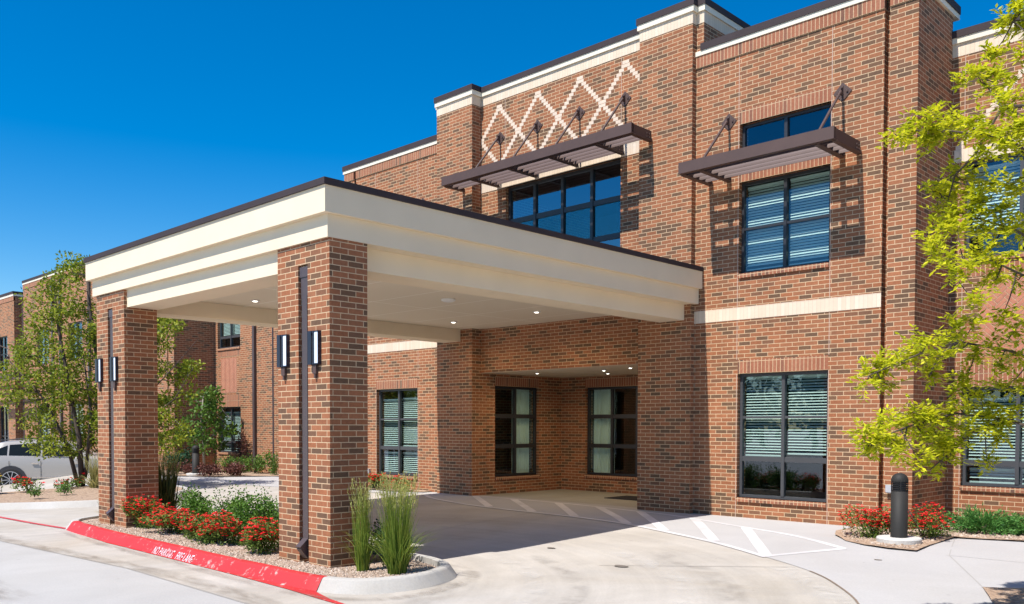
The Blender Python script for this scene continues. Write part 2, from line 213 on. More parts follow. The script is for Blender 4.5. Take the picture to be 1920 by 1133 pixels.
M_WHITEP=pbr('white_trim',(.75,.75,.72),.5)
M_LIT=pbr('lit_lens',(.9,.9,.85),.4,emit=(1,.95,.85),es=3.2)
M_BOL=pbr('bollard_grey',(.022,.0215,.020),.65,spec=.3,noise=.07,nscale=9)
M_BOLD=pbr('bollard_dark',(.012,.012,.014),.5)
M_BOLC=pbr('bollard_footing',(.52,.51,.48),.9,noise=.1,nscale=12,bump=.4)
M_GREYBOX=pbr('grey_plastic',(.42,.44,.47),.5)
M_MAT=pbr('doormat_fibre',(.018,.018,.022),.95,noise=.3,nscale=40)
M_TYRE=pbr('tyre',(.015,.015,.016),.8)
M_RIM=pbr('alloy',(.6,.6,.62),.3,metal=.8)
M_CHROME=pbr('chrome',(.8,.8,.82),.15,metal=1)
M_CARW=pbr('car_silver',(.40,.38,.35),.32,metal=.15,spec=.4)
M_CARR=pbr('car_dark_red',(.10,.015,.012),.25,spec=.6)
M_CARG=pbr('car_dark_glass',(.010,.013,.013),.12,spec=.25)
M_CLAD=pbr('car_cladding',(.03,.03,.035),.6)
M_BARK=pbr('bark',(.075,.055,.042),.9,noise=.3,nscale=9,bump=.8,bscale=30)
M_BARKL=pbr('pale_bark',(.30,.27,.22),.9,noise=.2,nscale=12,bump=.6,bscale=40)
def glassmat(name,tint,ior,grey=0.0):
    m,nt,out=mat(name)
    tr=N(nt,'BsdfTransparent'); tr.inputs[0].default_value=(*tint,1)
    gl=N(nt,'BsdfGlossy'); gl.inputs['Color'].default_value=(.72,.82,.9,1); gl.inputs['Roughness'].default_value=.0
    lw=N(nt,'LayerWeight'); lw.inputs['Blend'].default_value=.5; pw=N(nt,'Math',operation='POWER'); nt.links.new(lw.outputs['Facing'],pw.inputs[0]); pw.inputs[1].default_value=4.0
    fr=N(nt,'Math',operation='MULTIPLY_ADD'); nt.links.new(pw.outputs[0],fr.inputs[0]); fr.inputs[1].default_value=1-ior; fr.inputs[2].default_value=ior
    mx=N(nt,'MixShader'); nt.links.new(fr.outputs[0],mx.inputs[0]); nt.links.new(tr.outputs[0],mx.inputs[1]); nt.links.new(gl.outputs[0],mx.inputs[2]); nt.links.new(mx.outputs[0],out.inputs[0])
    return m
M_GLASS=glassmat('tinted_glass',(.74,.89,.87),.13)
M_GLASSD=glassmat('dark_tinted_glass',(.50,.70,.66),.30)
def leafmat(name,c1,c2,trans=.35,rough=.55):
    m,nt,out=mat(name); g=N(nt,'NewGeometry'); rp=ramp(nt,[(0,c1),(1,c2)]); nt.links.new(g.outputs['Random Per Island'],rp.inputs[0])
    b=N(nt,'BsdfPrincipled'); b.inputs['Roughness'].default_value=rough; b.inputs['Specular IOR Level'].default_value=.3; nt.links.new(rp.outputs[0],b.inputs['Base Color'])
    t=N(nt,'BsdfTranslucent'); nt.links.new(rp.outputs[0],t.inputs[0])
    mx=N(nt,'MixShader'); mx.inputs[0].default_value=trans; nt.links.new(b.outputs[0],mx.inputs[1]); nt.links.new(t.outputs[0],mx.inputs[2]); nt.links.new(mx.outputs[0],out.inputs[0])
    return m
L_YEL=leafmat('leaf_yellow_green',(.30,.37,.012),(.76,.73,.03),.50)
L_TREE=leafmat('leaf_tree',(.09,.16,.012),(.38,.42,.035),.42)
L_MID=leafmat('leaf_mid',(.05,.13,.018),(.15,.26,.035),.3)
L_SHRUB=leafmat('leaf_shrub',(.03,.11,.012),(.15,.28,.035),.3)
L_ROSE=leafmat('leaf_rose',(.06,.13,.02),(.22,.30,.06),.35)
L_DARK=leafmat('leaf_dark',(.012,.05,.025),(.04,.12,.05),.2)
L_JUN=leafmat('juniper',(.04,.15,.03),(.13,.30,.06),.2)
L_PURP=leafmat('leaf_purple',(.07,.025,.022),(.20,.08,.06),.25)
L_GRASS=leafmat('grass_blade',(.08,.17,.018),(.32,.38,.06),.4)
L_SEED=leafmat('grass_seed_head',(.34,.36,.09),(.52,.50,.18),.35)
L_DRYG=leafmat('dry_grass',(.24,.22,.07),(.50,.46,.18),.3)
L_RED=leafmat('rose_petal',(.75,.012,.018),(.90,.07,.07),.3)
L_YFL=leafmat('yellow_petal',(.8,.5,.01),(.9,.62,.03),.2)

def concrete(name,base,var=.10,streak=False,joint=None,rough=.85):
    m,nt,out=mat(name); b=N(nt,'BsdfPrincipled'); nt.links.new(b.outputs[0],out.inputs[0]); b.inputs['Roughness'].default_value=rough; b.inputs['Specular IOR Level'].default_value=.3
    tc=N(nt,'TexCoord')
    n1=N(nt,'TexNoise',Scale=.9,Detail=7.0,Roughness=.62,Distortion=.6); nt.links.new(tc.outputs['Object'],n1.inputs['Vector'])
    n2=N(nt,'TexNoise',Scale=45.0,Detail=4.0,Roughness=.7); nt.links.new(tc.outputs['Object'],n2.inputs['Vector'])
    def mrng(src,lo,hi,a=.3,bb=.7):
        r=N(nt,'MapRange'); r.inputs[1].default_value=a; r.inputs[2].default_value=bb; r.inputs[3].default_value=lo; r.inputs[4].default_value=hi; nt.links.new(src,r.inputs[0]); return r.outputs[0]
    f=mrng(n1.outputs['Fac'],1-var,1+var*.7); g=mrng(n2.outputs['Fac'],.93,1.06)
    mu=N(nt,'Math',operation='MULTIPLY'); nt.links.new(f,mu.inputs[0]); nt.links.new(g,mu.inputs[1]); last=mu.outputs[0]
    # small dark spots
    vo=N(nt,'TexNoise',Scale=7.0,Detail=2.0); nt.links.new(tc.outputs['Object'],vo.inputs['Vector'])
    sp=mrng(vo.outputs['Fac'],1.0,.80,.74,.80); m2=N(nt,'Math',operation='MULTIPLY'); nt.links.new(last,m2.inputs[0]); nt.links.new(sp,m2.inputs[1]); last=m2.outputs[0]
    if streak:
        sb=N(nt,'VectorMath',operation='SUBTRACT'); nt.links.new(tc.outputs['Object'],sb.inputs[0]); sb.inputs[1].default_value=streak
        sx=N(nt,'SeparateXYZ'); nt.links.new(sb.outputs[0],sx.inputs[0]); cx=N(nt,'CombineXYZ'); nt.links.new(sx.outputs[0],cx.inputs[0]); nt.links.new(sx.outputs[1],cx.inputs[1])
        ln=N(nt,'VectorMath',operation='LENGTH'); nt.links.new(cx.outputs[0],ln.inputs[0])
        at=N(nt,'Math',operation='ARCTAN2'); nt.links.new(sx.outputs[1],at.inputs[0]); nt.links.new(sx.outputs[0],at.inputs[1])
        c2=N(nt,'CombineXYZ'); nt.links.new(ln.outputs['Value'],c2.inputs[0]); nt.links.new(at.outputs[0],c2.inputs[1])
        ms=N(nt,'VectorMath',operation='MULTIPLY'); nt.links.new(c2.outputs[0],ms.inputs[0]); ms.inputs[1].default_value=(3.6,.9,1)
        n3=N(nt,'TexNoise',Scale=1.0,Detail=8.0,Roughness=.68,Distortion=.35); nt.links.new(ms.outputs[0],n3.inputs['Vector'])
        st=mrng(n3.outputs['Fac'],.90,1.09,.3,.7); m3=N(nt,'Math',operation='MULTIPLY'); nt.links.new(last,m3.inputs[0]); nt.links.new(st,m3.inputs[1]); last=m3.outputs[0]
    n5=N(nt,'TexNoise',Scale=.35,Detail=6.0,Roughness=.6,Distortion=1.2); nt.links.new(tc.outputs['Object'],n5.inputs['Vector']); tn=N(nt,'Mix',data_type='RGBA'); nt.links.new(mrng(n5.outputs['Fac'],0,1,.38,.66),tn.inputs[0]); tn.inputs[6].default_value=(*base,1); tn.inputs[7].default_value=(base[0]*.90,base[1]*.865,base[2]*.81,1) if var>.08 else (base[0]*.96,base[1]*.95,base[2]*.935,1)
    vm=N(nt,'VectorMath',operation='SCALE'); nt.links.new(tn.outputs[2],vm.inputs[0]); nt.links.new(last,vm.inputs['Scale']); nt.links.new(vm.outputs[0],b.inputs['Base Color'])
    bp=N(nt,'Bump',Strength=.25,Distance=.01); nt.links.new(n2.outputs['Fac'],bp.inputs['Height']); nt.links.new(bp.outputs[0],b.inputs['Normal'])
    return m
M_DRIVE=concrete('driveway_concrete',(.43,.405,.365),.12,streak=(-9.2,4.6,0))
M_ROAD=concrete('road_concrete',(.405,.40,.385),.07)
M_WALK=concrete('sidewalk_concrete',(.42,.414,.408),.05)
M_KERB=concrete('kerb_concrete',(.46,.45,.425),.12)
M_VEST=concrete('porch_concrete',(.36,.36,.33),.12)
M_LINEM=pbr('expansion_strip',(.20,.15,.11),.9)
M_LINED=pbr('faint_saw_cut',(.33,.32,.30),.9)
M_SAW=pbr('saw_cut',(.29,.27,.24),.9)
def paintmat(name,col,under,lo,hi,scale=5.0):
    m,nt,out=mat(name); b=N(nt,'BsdfPrincipled'); nt.links.new(b.outputs[0],out.inputs[0]); b.inputs['Roughness'].default_value=.6
    tc=N(nt,'TexCoord'); n1=N(nt,'TexNoise',Scale=scale,Detail=9.0,Roughness=.72); nt.links.new(tc.outputs['Object'],n1.inputs['Vector'])
    rp=ramp(nt,[(lo,col),(hi,under)]); nt.links.new(n1.outputs['Fac'],rp.inputs[0])
    n2=N(nt,'TexNoise',Scale=1.3,Detail=4.0); nt.links.new(tc.outputs['Object'],n2.inputs['Vector'])
    mr=N(nt,'MapRange'); mr.inputs[1].default_value=.3; mr.inputs[2].default_value=.7; mr.inputs[3].default_value=.82; mr.inputs[4].default_value=1.12; nt.links.new(n2.outputs['Fac'],mr.inputs[0])
    vm=N(nt,'VectorMath',operation='SCALE'); nt.links.new(rp.outputs[0],vm.inputs[0]); nt.links.new(mr.outputs[0],vm.inputs['Scale']); nt.links.new(vm.outputs[0],b.inputs['Base Color'])
    return m
M_RED=paintmat('red_kerb_paint',(.52,.022,.024),(.52,.40,.36),.57,.66,7)
M_REDL=paintmat('red_line_paint',(.50,.05,.06),(.52,.45,.42),.60,.68,9)
M_HATCH=paintmat('worn_white_paint',(.60,.59,.59),(.46,.455,.45),.5,.85,6)
M_LETTER=paintmat('white_letter_paint',(.80,.66,.68),(.62,.14,.15),.46,.60,20)
def gravelmat(name,stops,scale,disp=.02):
    m,nt,out=mat(name); b=N(nt,'BsdfPrincipled'); nt.links.new(b.outputs[0],out.inputs[0]); b.inputs['Roughness'].default_value=.9
    tc=N(nt,'TexCoord'); vo=N(nt,'TexVoronoi',Scale=scale); nt.links.new(tc.outputs['Object'],vo.inputs['Vector'])
    sx=N(nt,'SeparateColor'); nt.links.new(vo.outputs['Color'],sx.inputs[0]); rp=ramp(nt,stops); nt.links.new(sx.outputs[0],rp.inputs[0])
    nt.links.new(rp.outputs[0],b.inputs['Base Color'])
    iv=N(nt,'Math',operation='SUBTRACT'); iv.inputs[0].default_value=1; nt.links.new(vo.outputs['Distance'],iv.inputs[1])
    bp=N(nt,'Bump',Strength=1.0,Distance=disp); nt.links.new(iv.outputs[0],bp.inputs['Height']); nt.links.new(bp.outputs[0],b.inputs['Normal'])
    return m
GS=[(0,(.31,.22,.155)),(.3,(.44,.335,.25)),(.6,(.36,.265,.195)),(.8,(.55,.46,.375)),(1,(.22,.15,.11))]
M_GRAV=gravelmat('river_gravel',GS,30)
M_MULCH=gravelmat('mulch',[(0,(.31,.21,.14)),(.5,(.42,.31,.22)),(.8,(.36,.25,.17)),(1,(.19,.125,.085))],26)
def pebmat():
    m,nt,out=mat('pebble'); g=N(nt,'NewGeometry'); rp=ramp(nt,GS); nt.links.new(g.outputs['Random Per Island'],rp.inputs[0])
    b=N(nt,'BsdfPrincipled'); b.inputs['Roughness'].default_value=.85; nt.links.new(rp.outputs[0],b.inputs['Base Color']); nt.links.new(b.outputs[0],out.inputs[0]); return m
M_PEB=pebmat()
M_PANEL=None
def ceilmat():
    m,nt,out=mat('canopy_ceiling_board'); b=N(nt,'BsdfPrincipled'); nt.links.new(b.outputs[0],out.inputs[0]); b.inputs['Roughness'].default_value=.85
    uv=N(nt,'UVMap'); mp=N(nt,'Mapping'); mp.inputs['Location'].default_value=(.3,.35,0); nt.links.new(uv.outputs[0],mp.inputs[0])
    br=N(nt,'TexBrick'); br.offset=0; br.inputs['Scale'].default_value=1; br.inputs['Color1'].default_value=(.72,.64,.49,1); br.inputs['Color2'].default_value=(.70,.62,.475,1); br.inputs['Mortar'].default_value=(.88,.84,.74,1)
    br.inputs['Mortar Size'].default_value=.012; br.inputs['Brick Width'].default_value=2.42; br.inputs['Row Height'].default_value=1.21
    nt.links.new(mp.outputs[0],br.inputs['Vector']); nt.links.new(br.outputs['Color'],b.inputs['Base Color']); return m
M_CEIL=ceilmat()

def stainmat(name,col,lo,hi,mx_,sc):
    m,nt,out=mat(name); d=N(nt,'BsdfDiffuse'); d.inputs[0].default_value=(*col,1); tr=N(nt,'BsdfTransparent')
    tc=N(nt,'TexCoord'); mp=N(nt,'VectorMath',operation='MULTIPLY'); mp.inputs[1].default_value=sc; nt.links.new(tc.outputs['Object'],mp.inputs[0])
    n1=N(nt,'TexNoise',Scale=1.0,Detail=8.0,Roughness=.65,Distortion=.8); nt.links.new(mp.outputs[0],n1.inputs['Vector'])
    mr=N(nt,'MapRange'); mr.inputs[1].default_value=lo; mr.inputs[2].default_value=hi; mr.inputs[3].default_value=0; mr.inputs[4].default_value=mx_; nt.links.new(n1.outputs['Fac'],mr.inputs[0])
    uv=N(nt,'UVMap'); sx=N(nt,'SeparateXYZ'); nt.links.new(uv.outputs[0],sx.inputs[0])
    e=N(nt,'Math',operation='MULTIPLY'); nt.links.new(sx.outputs[1],e.inputs[0]); nt.links.new(mr.outputs[0],e.inputs[1])
    mx=N(nt,'MixShader'); nt.links.new(e.outputs[0],mx.inputs[0]); nt.links.new(tr.outputs[0],mx.inputs[1]); nt.links.new(d.outputs[0],mx.inputs[2]); nt.links.new(mx.outputs[0],out.inputs[0])
    return m
M_STAIN=stainmat('dirt_stain',(.19,.15,.11),.38,.66,.36,(1.6,5.0,1))
M_TYREM=stainmat('tyre_film',(.62,.60,.56),.42,.62,.34,(2.2,2.2,1))
M_TYRED=stainmat('tyre_dark',(.13,.115,.10),.45,.68,.20,(2.2,2.2,1))
# ------------------------------------------------------------------ the building
Y0,YF,YP,YC=13.50,13.38,13.66,14.95
B=empty('brick_building',(-11.98,13.5,0),'long two-storey red brick building with cream bands and dark roof edge behind the canopy','building')
def mapbox(mb,ax,pos,u0,u1,d0,d1,z0,z1):
    if ax=='y': mb.box(u0,u1,pos+d0,pos+d1,z0,z1)
    else: mb.box(pos-d1,pos-d0,u0,u1,z0,z1)
def window(ax,pos,u0,u1,z0,z1,cols,rails,fm=None,glass=None,blind=None,tilt=(.018,.013),depth=.10,fw=.05,thick=(),hop=None,curtain=None,parent=B,label=None,pitch=.047):
    """cols: inner mullion positions; rails: inner rail heights; blind: list of (u0,u1,ztop,zbot)"""
    fm=fm or M_FRAME; m=MB(); e=.004
    fd0,fd1=depth-.02,depth+.05
    for a,b in ((u0+e,u0+fw),(u1-fw,u1-e)): mapbox(m,ax,pos,a,b,fd0,fd1,z0+e,z1-e)
    for a,b in ((z0+e,z0+fw),(z1-fw,z1-e)): mapbox(m,ax,pos,u0+fw,u1-fw,fd0+.002,fd1-.002,a,b)
    for c in cols: mapbox(m,ax,pos,c-fw*.55,c+fw*.55,fd0-.008,fd1-.004,z0+fw,z1-fw)
    cs=[u0+fw]+[q for c in cols for q in (c-fw*.55,c+fw*.55)]+[u1-fw]
    for r in rails:
        w=fw*(.85 if r in thick else .42)
        for i in range(0,len(cs),2): mapbox(m,ax,pos,cs[i],cs[i+1],fd0+.006,fd1-.006,r-w,r+w)
    W=m.build('window',fm,parent)
    if label: W['label']=label
    g=MB(); zs=[z0+fw]+[q for r in rails for q in (r-fw*.3,r+fw*.3)]+[z1-fw]
    d=depth+.015
    for i in range(0,len(cs),2):
        for j in range(0,len(zs),2):
            a,b,c,f=cs[i]-.004,cs[i+1]+.004,zs[j]-.004,zs[j+1]+.004
            if ax=='y': g.face([(a,pos+d,c),(b,pos+d,c),(b,pos+d,f),(a,pos+d,f)])
            else: g.face([(pos-d,a,c),(pos-d,b,c),(pos-d,b,f),(pos-d,a,f)])
    g.build('pane',glass or M_GLASS,W)
    if blind:
        s=MB(); dd=depth+.10
        for a,b,zt,zb in blind:
            mapbox(s,ax,pos,a,b,dd-.025,dd+.025,zt-.035,zt)
            n=int((zt-zb-.05)/pitch)
            for k in range(n):
                z=zt-.05-k*pitch; t,zz=tilt
                if ax=='y': s.face([(a,pos+dd-t,z-zz),(b,pos+dd-t,z-zz),(b,pos+dd+t,z+zz),(a,pos+dd+t,z+zz)])
                else: s.face([(pos-dd+t,a,z-zz),(pos-dd+t,b,z-zz),(pos-dd-t,b,z+zz),(pos-dd-t,a,z+zz)])
            mapbox(s,ax,pos,a,b,dd-.02,dd+.02,zb-.015,zb+.012)
        s.build('blind',M_BLIND,W)
    if curtain:
        s=MB(); dd=depth+.16
        for a,b in curtain:
            n=int((b-a)/.02)
            for k in range(n):
                ua=a+k*.02; ub=ua+.02; fa=.03*math.sin(ua*55)+.012*math.sin(ua*131); fb=.03*math.sin(ub*55)+.012*math.sin(ub*131)
                if ax=='y': s.face([(ua,pos+dd+fa,z0),(ub,pos+dd+fb,z0),(ub,pos+dd+fb,z1),(ua,pos+dd+fa,z1)])
                else: s.face([(pos-dd-fa,ua,z0),(pos-dd-fb,ub,z0),(pos-dd-fb,ub,z1),(pos-dd-fa,ua,z1)])
        s.build('curtain',M_CURT,W,smooth=True)
    return W
def sold(name,ax,pos,u0,u1,z0,z1,mtl=None,proud=.004,parent=B,base=None):
    m=MB(); mapbox(m,ax,pos,u0,u1,-proud,.05,z0,z1); return m.build(name,mtl or M_SOLD,parent,uv='soldier',z0=(z0 if base is None else base))
def sill(ax,pos,u0,u1,z0,z1,parent=B):
    m=MB(); mapbox(m,ax,pos,u0,u1,-.035,.09,z0,z1); return m.build('window_sill',M_SOLD,parent,uv='soldier',z0=z0+.05)
def coping(x0,x1,y0,y1,zs,zw,zt,dz=0,right_only=False):
    m=MB(); m.box(x0-.035,x1+.035,y0-.035,y1,zs+.001,zw); m.build('coping_stone',M_STONE,B)
    m=MB(); m.box(x0-.05,x1+.05,y0-.05,y1,zw,zt+dz); m.build('roof_edge_cap',M_CAP,B)
def joint(x,y,segs):
    m=MB()
    for a,b in segs: m.box(x-.005,x+.005,y-.0015,y+.02,a,b)
    m.build('expansion_joint',M_JOINT,B)

def wing(mx=False):
    """plain brick wing beside the tower; right one, or its mirror image on the left"""
    def X(x): return -23.96-x if mx else x
    def XX(a,b): return tuple(sorted((X(a),X(b))))
    wx=XX(-7.755,-6.165)
    ops=[(*wx,.34,2.44),(*wx,4.12,5.66),(*wx,5.98,6.63)]
    a,b=XX(-8.62,-5.35)
    MB().slab('y',Y0,a,b,0,7.79,.28,ops).build('wall',M_BRICK,B,uv='box')
    a,b=XX(-5.27,-4.86); a2,b2=XX(-5.35,-5.27)
    MB().slab('y',Y0,a,b,0,7.79,.28).build('pier',M_BRICK,B,uv='box')
    MB().slab('y',Y0+.13,a2,b2,0,8.02,.15).build('wall_slot',M_BRICK,B,uv='box')
    xs=X(-4.86)
    # return wall facing away from the tower
    m=MB()
    if not mx: m.slab('x',xs,Y0+.28,YC,0,7.98,.28)
    else: m.box(xs,xs+.28,Y0+.28,YC,0,7.98)
    m.build('return_wall',M_BRICK,B,uv='box')
    for q in (XX(-8.62,-5.352),XX(-5.268,-4.857)):
        sold('soldier_course','y',Y0,q[0],q[1],7.79,7.99,proud=.02)
    a,b=XX(-8.46,-4.86)
    coping(a,b,Y0,YC+.2,7.99,8.07,8.19)
    if not mx: MB().box(-8.62,-8.497,Y0-.035,Y0+.1,7.991,8.07).build('coping_stone',M_STONE,B)
    a,b=XX(-8.62,-5.352); sold('cream_band','y',Y0,a,b,3.35,3.565,M_CREAMB,proud=.005)
    sold('lintel','y',Y0,wx[0],wx[1],2.44,2.67); sold('lintel','y',Y0,wx[0],wx[1],5.66,5.87); sold('lintel','y',Y0,wx[0],wx[1],6.63,6.86)
    sill('y',Y0,wx[0],wx[1],.27,.34); sill('y',Y0,wx[0],wx[1],4.05,4.12)
    for xj in (-7.775,-6.155): joint(X(xj),Y0,[(0,2.43),(2.68,3.34),(3.57,7.78)])
    c=sum(wx)/2
    bl=[(wx[0]+.06,c-.035,2.39,1.06),(c+.035,wx[1]-.06,2.39,1.10 if not mx else 1.06)]
    if mx: bl=[(wx[0]+.06,c-.035,2.20,1.06),(c+.035,wx[1]-.06,2.22,1.06),(wx[0]+.09,c-.05,.90,.42),(c+.035,wx[1]-.06,.90,.42)]
    window('y',Y0,*wx,.34,2.44,[c],[1.0,1.70],fm=M_FRAME2,blind=bl,thick=(1.0,),label='tall ground-floor window with white blinds')
    window('y',Y0,*wx,4.12,5.66,[c],[4.88],blind=[(wx[0]+.06,c-.035,5.6,4.2),(c+.035,wx[1]-.06,5.6,4.2)],tilt=(.012,.020),label='upper window with blinds, under the sunshade')
    window('y',Y0,*wx,5.98,6.63,[c],[],label='shallow top window above the sunshade')
wing(); wing(True)

# tower: two piers, panel between them, porch behind
for x0,x1 in ((-15.37,-14.21),(-9.745,-8.62)):
    MB().box(x0,x1,YF,YF+.45,0,8.55).build('pier',M_BRICK,B,uv='box')
    m=MB(); m.box(x0-.003,x1+.003,YF-.004,YF+.45,8.55,8.75); m.build('cream_band',M_CREAMB,B,uv='soldier',z0=8.55)
    coping(x0,x1,YF,YF+.6,8.75,8.85,8.965)
MB().slab('y',YP,-14.21,-9.745,2.72,8.555,.3,[(-13.45,-10.38,4.45,6.66)]).build('wall',M_BRICK,B,uv='box')
m=MB(); m.box(-14.2,-9.75,YP-.004,YP+.3,8.555,8.755); m.build('cream_band',M_CREAMB,B,uv='soldier',z0=8.555)
m=MB(); m.box(-14.2,-9.75,YP-.035,YP+.34,8.756,8.845); m.build('coping_stone',M_STONE,B)
m=MB(); m.box(-14.2,-9.75,YP-.05,YP+.34,8.845,8.955); m.build('roof_edge_cap',M_CAP,B)
for s,x0,x1 in ((1,-8.62,-8.47),(-1,-15.49,-15.37)):
    ya=Y0+.003
    MB().box(x0,x1,ya,19.0,7.8 if s==1 else 0,8.56).build('tower_side_wall',M_BRICK,B,uv='box')
    m=MB(); m.box(x0-.003,x1+.003,ya-.003,19.0,8.56,8.76); m.build('cream_band',M_CREAMB,B,uv='soldier',z0=8.56)
    m=MB(); m.box(x0-.03,x1+.03,ya-.03,19.0,8.761,8.86); m.build('coping_stone',M_STONE,B)
    m=MB(); m.box(x0-.045,x1+.045,ya-.045,19.0,8.86,8.972); m.build('roof_edge_cap',M_CAP,B)
sold('cream_lintel','y',YP,-14.205,-9.75,6.66,6.89,M_CREAMB,proud=.005)
for xj in (-13.47,-10.37): joint(xj,YP,[(6.9,8.54)])
window('y',YP,-13.45,-10.38,4.45,6.66,[-12.68,-11.915,-11.15],[5.93,5.22],thick=(5.93,5.22),glass=M_GLASSD,fw=.06,label='big black-framed window of the tower, above the canopy')
# stepped zigzag of cream bricks
cells=set()
def zig(xa,za,xb,zb,lo,hi,y):
    i0=int(round(min(za,zb)/.0677)); i1=int(round(max(za,zb)/.0677))
    for i in range(i0,i1+1):
        z=i*.0677; t=(z-za)/(zb-za); x=xa+(xb-xa)*t
        a,b=max(x-.058,lo),min(x+.058,hi)
        if b-a>.02: cells.add((round(a,3),round(b,3),round(z,4)))
def zbuild(y):
    zz=MB(); rows={}
    for a,b,z in cells: rows.setdefault(z,[]).append([a,b])
    for z,L in rows.items():
        L.sort(); out=[L[0]]
        for a,b in L[1:]:
            if a<=out[-1][1]+.012: out[-1][1]=max(b,out[-1][1])
            else: out.append([a,b])
        for a,b in out: zz.box(a,b,y-.004,y+.03,z+.0035,z+.0642)
    zz.build('zigzag_brickwork',M_CREAM1,B); cells.clear()
PK=[-13.645,-12.52,-11.395,-10.27]
for p in PK:
    zig(p,8.37,p+.5625*2,8.37-1.25,-14.205,-9.75,YP); zig(p,8.37,p-.5625*2,8.37-1.25,-14.205,-9.75,YP)
zig(-14.2,7.74,-13.645,7.12,-14.205,-9.75,YP)
zbuild(YP)
# porch (recess) walls, soffit and windows
wl=(14.09,15.56,.39,2.45)
MB().slab('x',-14.20,YF+.45,16.37,0,2.90,.28,[wl]).build('porch_side_wall',M_BRICK,B,uv='box')
MB().slab('y',16.37,-14.2,-9.75,0,2.90,.28,[(-13.45,-10.55,.39,2.46)]).build('porch_back_wall',M_BRICK,B,uv='box')
MB().box(-9.745,-9.5,YF+.45,16.37,0,2.90).build('porch_side_wall',M_BRICK,B,uv='box')
MB().box(-14.2,-9.75,YP+.3,16.37,2.722,2.9).build('porch_soffit',M_CEIL,B,uv='box')
MB().box(-14.199,-9.746,YP+.001,YP+.301,2.7175,2.7195).build('porch_soffit',M_CEIL,B,uv='box')
sold('lintel','x',-14.20,wl[0],wl[1],2.45,2.66); sold('lintel','y',16.37,-13.45,-10.55,2.46,2.67)
sill('x',-14.20,wl[0],wl[1],.32,.39); sill('y',16.37,-13.45,-10.55,.32,.39)
window('x',-14.20,*wl,[14.83],[1.08,1.77],fw=.055,curtain=[(14.9,15.5)],thick=(1.08,1.77),label='dark window on the side of the porch')
window('y',16.37,-13.45,-10.55,.39,2.46,[-12.72,-12.0,-11.27],[1.08,1.77],fw=.055,curtain=[(-13.38,-12.78)],thick=(1.08,1.77),label='dark window at the back of the porch')
# recessed centre sections on either side
def xband(y,x0,x1):
    sold('cream_band','y',y,x0,x1,7.34,7.54,M_CREAMB,proud=.004)
def recess(x0,x1,wins,herr,joints,right):
    ops=[(a,b,.62,2.17) for a,b in wins]+[(a,b,4.17,5.69) for a,b in wins]
    MB().slab('y',YC,x0,x1,0,7.34,.28,ops).build('recessed_wall',M_BRICK,B,uv='box')
    xband(YC,x0,x1); coping(x0+.04,x1-.04,YC,YC+.4,7.54,7.63,7.74)
    for a,b in wins:
        c=(a+b)/2
        sold('cream_lintel','y',YC,a-.17,b+.17,5.69,5.89,M_CREAMB)
        sold('lintel','y',YC,a,b,2.17,2.37); sold('lintel','y',YC,a,b,2.375,2.575)
        sold('lintel','y',YC,a,b,3.88,4.08)
        sill('y',YC,a,b,.55,.62); sill('y',YC,a,b,4.10,4.17)
        window('y',YC,a,b,.62,2.17,[c],[.98],fm=M_FRAME2,thick=(.98,),blind=[(a+.06,c-.035,2.0,1.04),(c+.035,b-.06,2.0,1.04),(a+.08,c-.05,.90,.68),(c+.05,b-.08,.90,.68)],label='ground-floor window of the recessed wall')
        window('y',YC,a,b,4.17,5.69,[c],[4.55],fm=M_FRAME2,thick=(4.55,),blind=[(a+.06,c-.035,5.6,4.6),(c+.035,b-.06,5.6,4.6)],tilt=(.012,.020),label='upper window of the recessed wall')
        # herringbone panel between the two windows
        ha,hb,hc,hd=a+.24,b-.24,2.65,3.82
        hp=MB(); hp.box(ha,hb,YC-.003,YC+.02,hc,hd); H0=hp.build('herringbone_panel',M_MORT,B); H0['label']='orange herringbone brick panel'
        hm=MB(); w=.0677; n=3; ca,sa=math.cos(R(45)),math.sin(R(45)); g=.005
        def clip(poly,f):
            out=[]
            for i in range(len(poly)):
                p,q=poly[i],poly[(i+1)%len(poly)]; fp,fq=f(p),f(q)
                if fp>=0: out.append(p)
                if (fp>=0)!=(fq>=0): t=fp/(fp-fq); out.append((p[0]+(q[0]-p[0])*t,p[1]+(q[1]-p[1])*t))
            return out
        cx,cz=(ha+hb)/2,(hc+hd)/2
        for k in range(-22,23):
            for l in range(-6,7):
                for kind in (0,1):
                    if kind==0: r=(k+6*l,k+6*l+3,k,k+1)
                    else: r=(k+6*l+3,k+6*l+4,k-2,k+1)
                    x_a,x_b,y_a,y_b=r[0]*w+g,r[1]*w-g,r[2]*w+g,r[3]*w-g
                    P=[(cx+x*ca-y*sa,cz+x*sa+y*ca) for x,y in ((x_a,y_a),(x_b,y_a),(x_b,y_b),(x_a,y_b))]
                    if all(abs(p[0]-cx)>1.3 or abs(p[1]-cz)>1.3 for p in P): continue
                    for f in (lambda p:p[0]-ha,lambda p:hb-p[0],lambda p:p[1]-hc,lambda p:hd-p[1]):
                        P=clip(P,f)
                        if not P: break
                    if len(P)>2: hm.face([(p[0],YC-.007,p[1]) for p in P])
        hm.build('herringbone_bricks',M_HERR,H0)
    for xj in joints: joint(xj,YC,[(0,.54),(.63,4.0),(5.9,7.33)])
recess(-4.86,4.94,[(-4.645,-3.09),(1.8,3.35),(-1.7,-.1)],True,[-4.665],True)
recess(-28.9,-19.1,[(-28.66,-27.12),(-20.9,-19.36)],True,[],False)
for p in (-3.6,-2.47,-1.35):
    zig(p,7.13,p-1.125,5.9,-4.85,2,YC); zig(p,7.13,p+1.125,5.9,-4.85,2,YC)
zbuild(YC)
# dark strip painted for a slot's shade, and downpipe of left recessed section
MB().box(-25.12,-25.03,YC-.004,YC+.02,0,7.3).build('slot_shade_strip',M_CAP,B)
MB().box(-26.2,-26.08,YC-.09,YC-.003,.15,7.3).build('downspout',M_DSP,B)
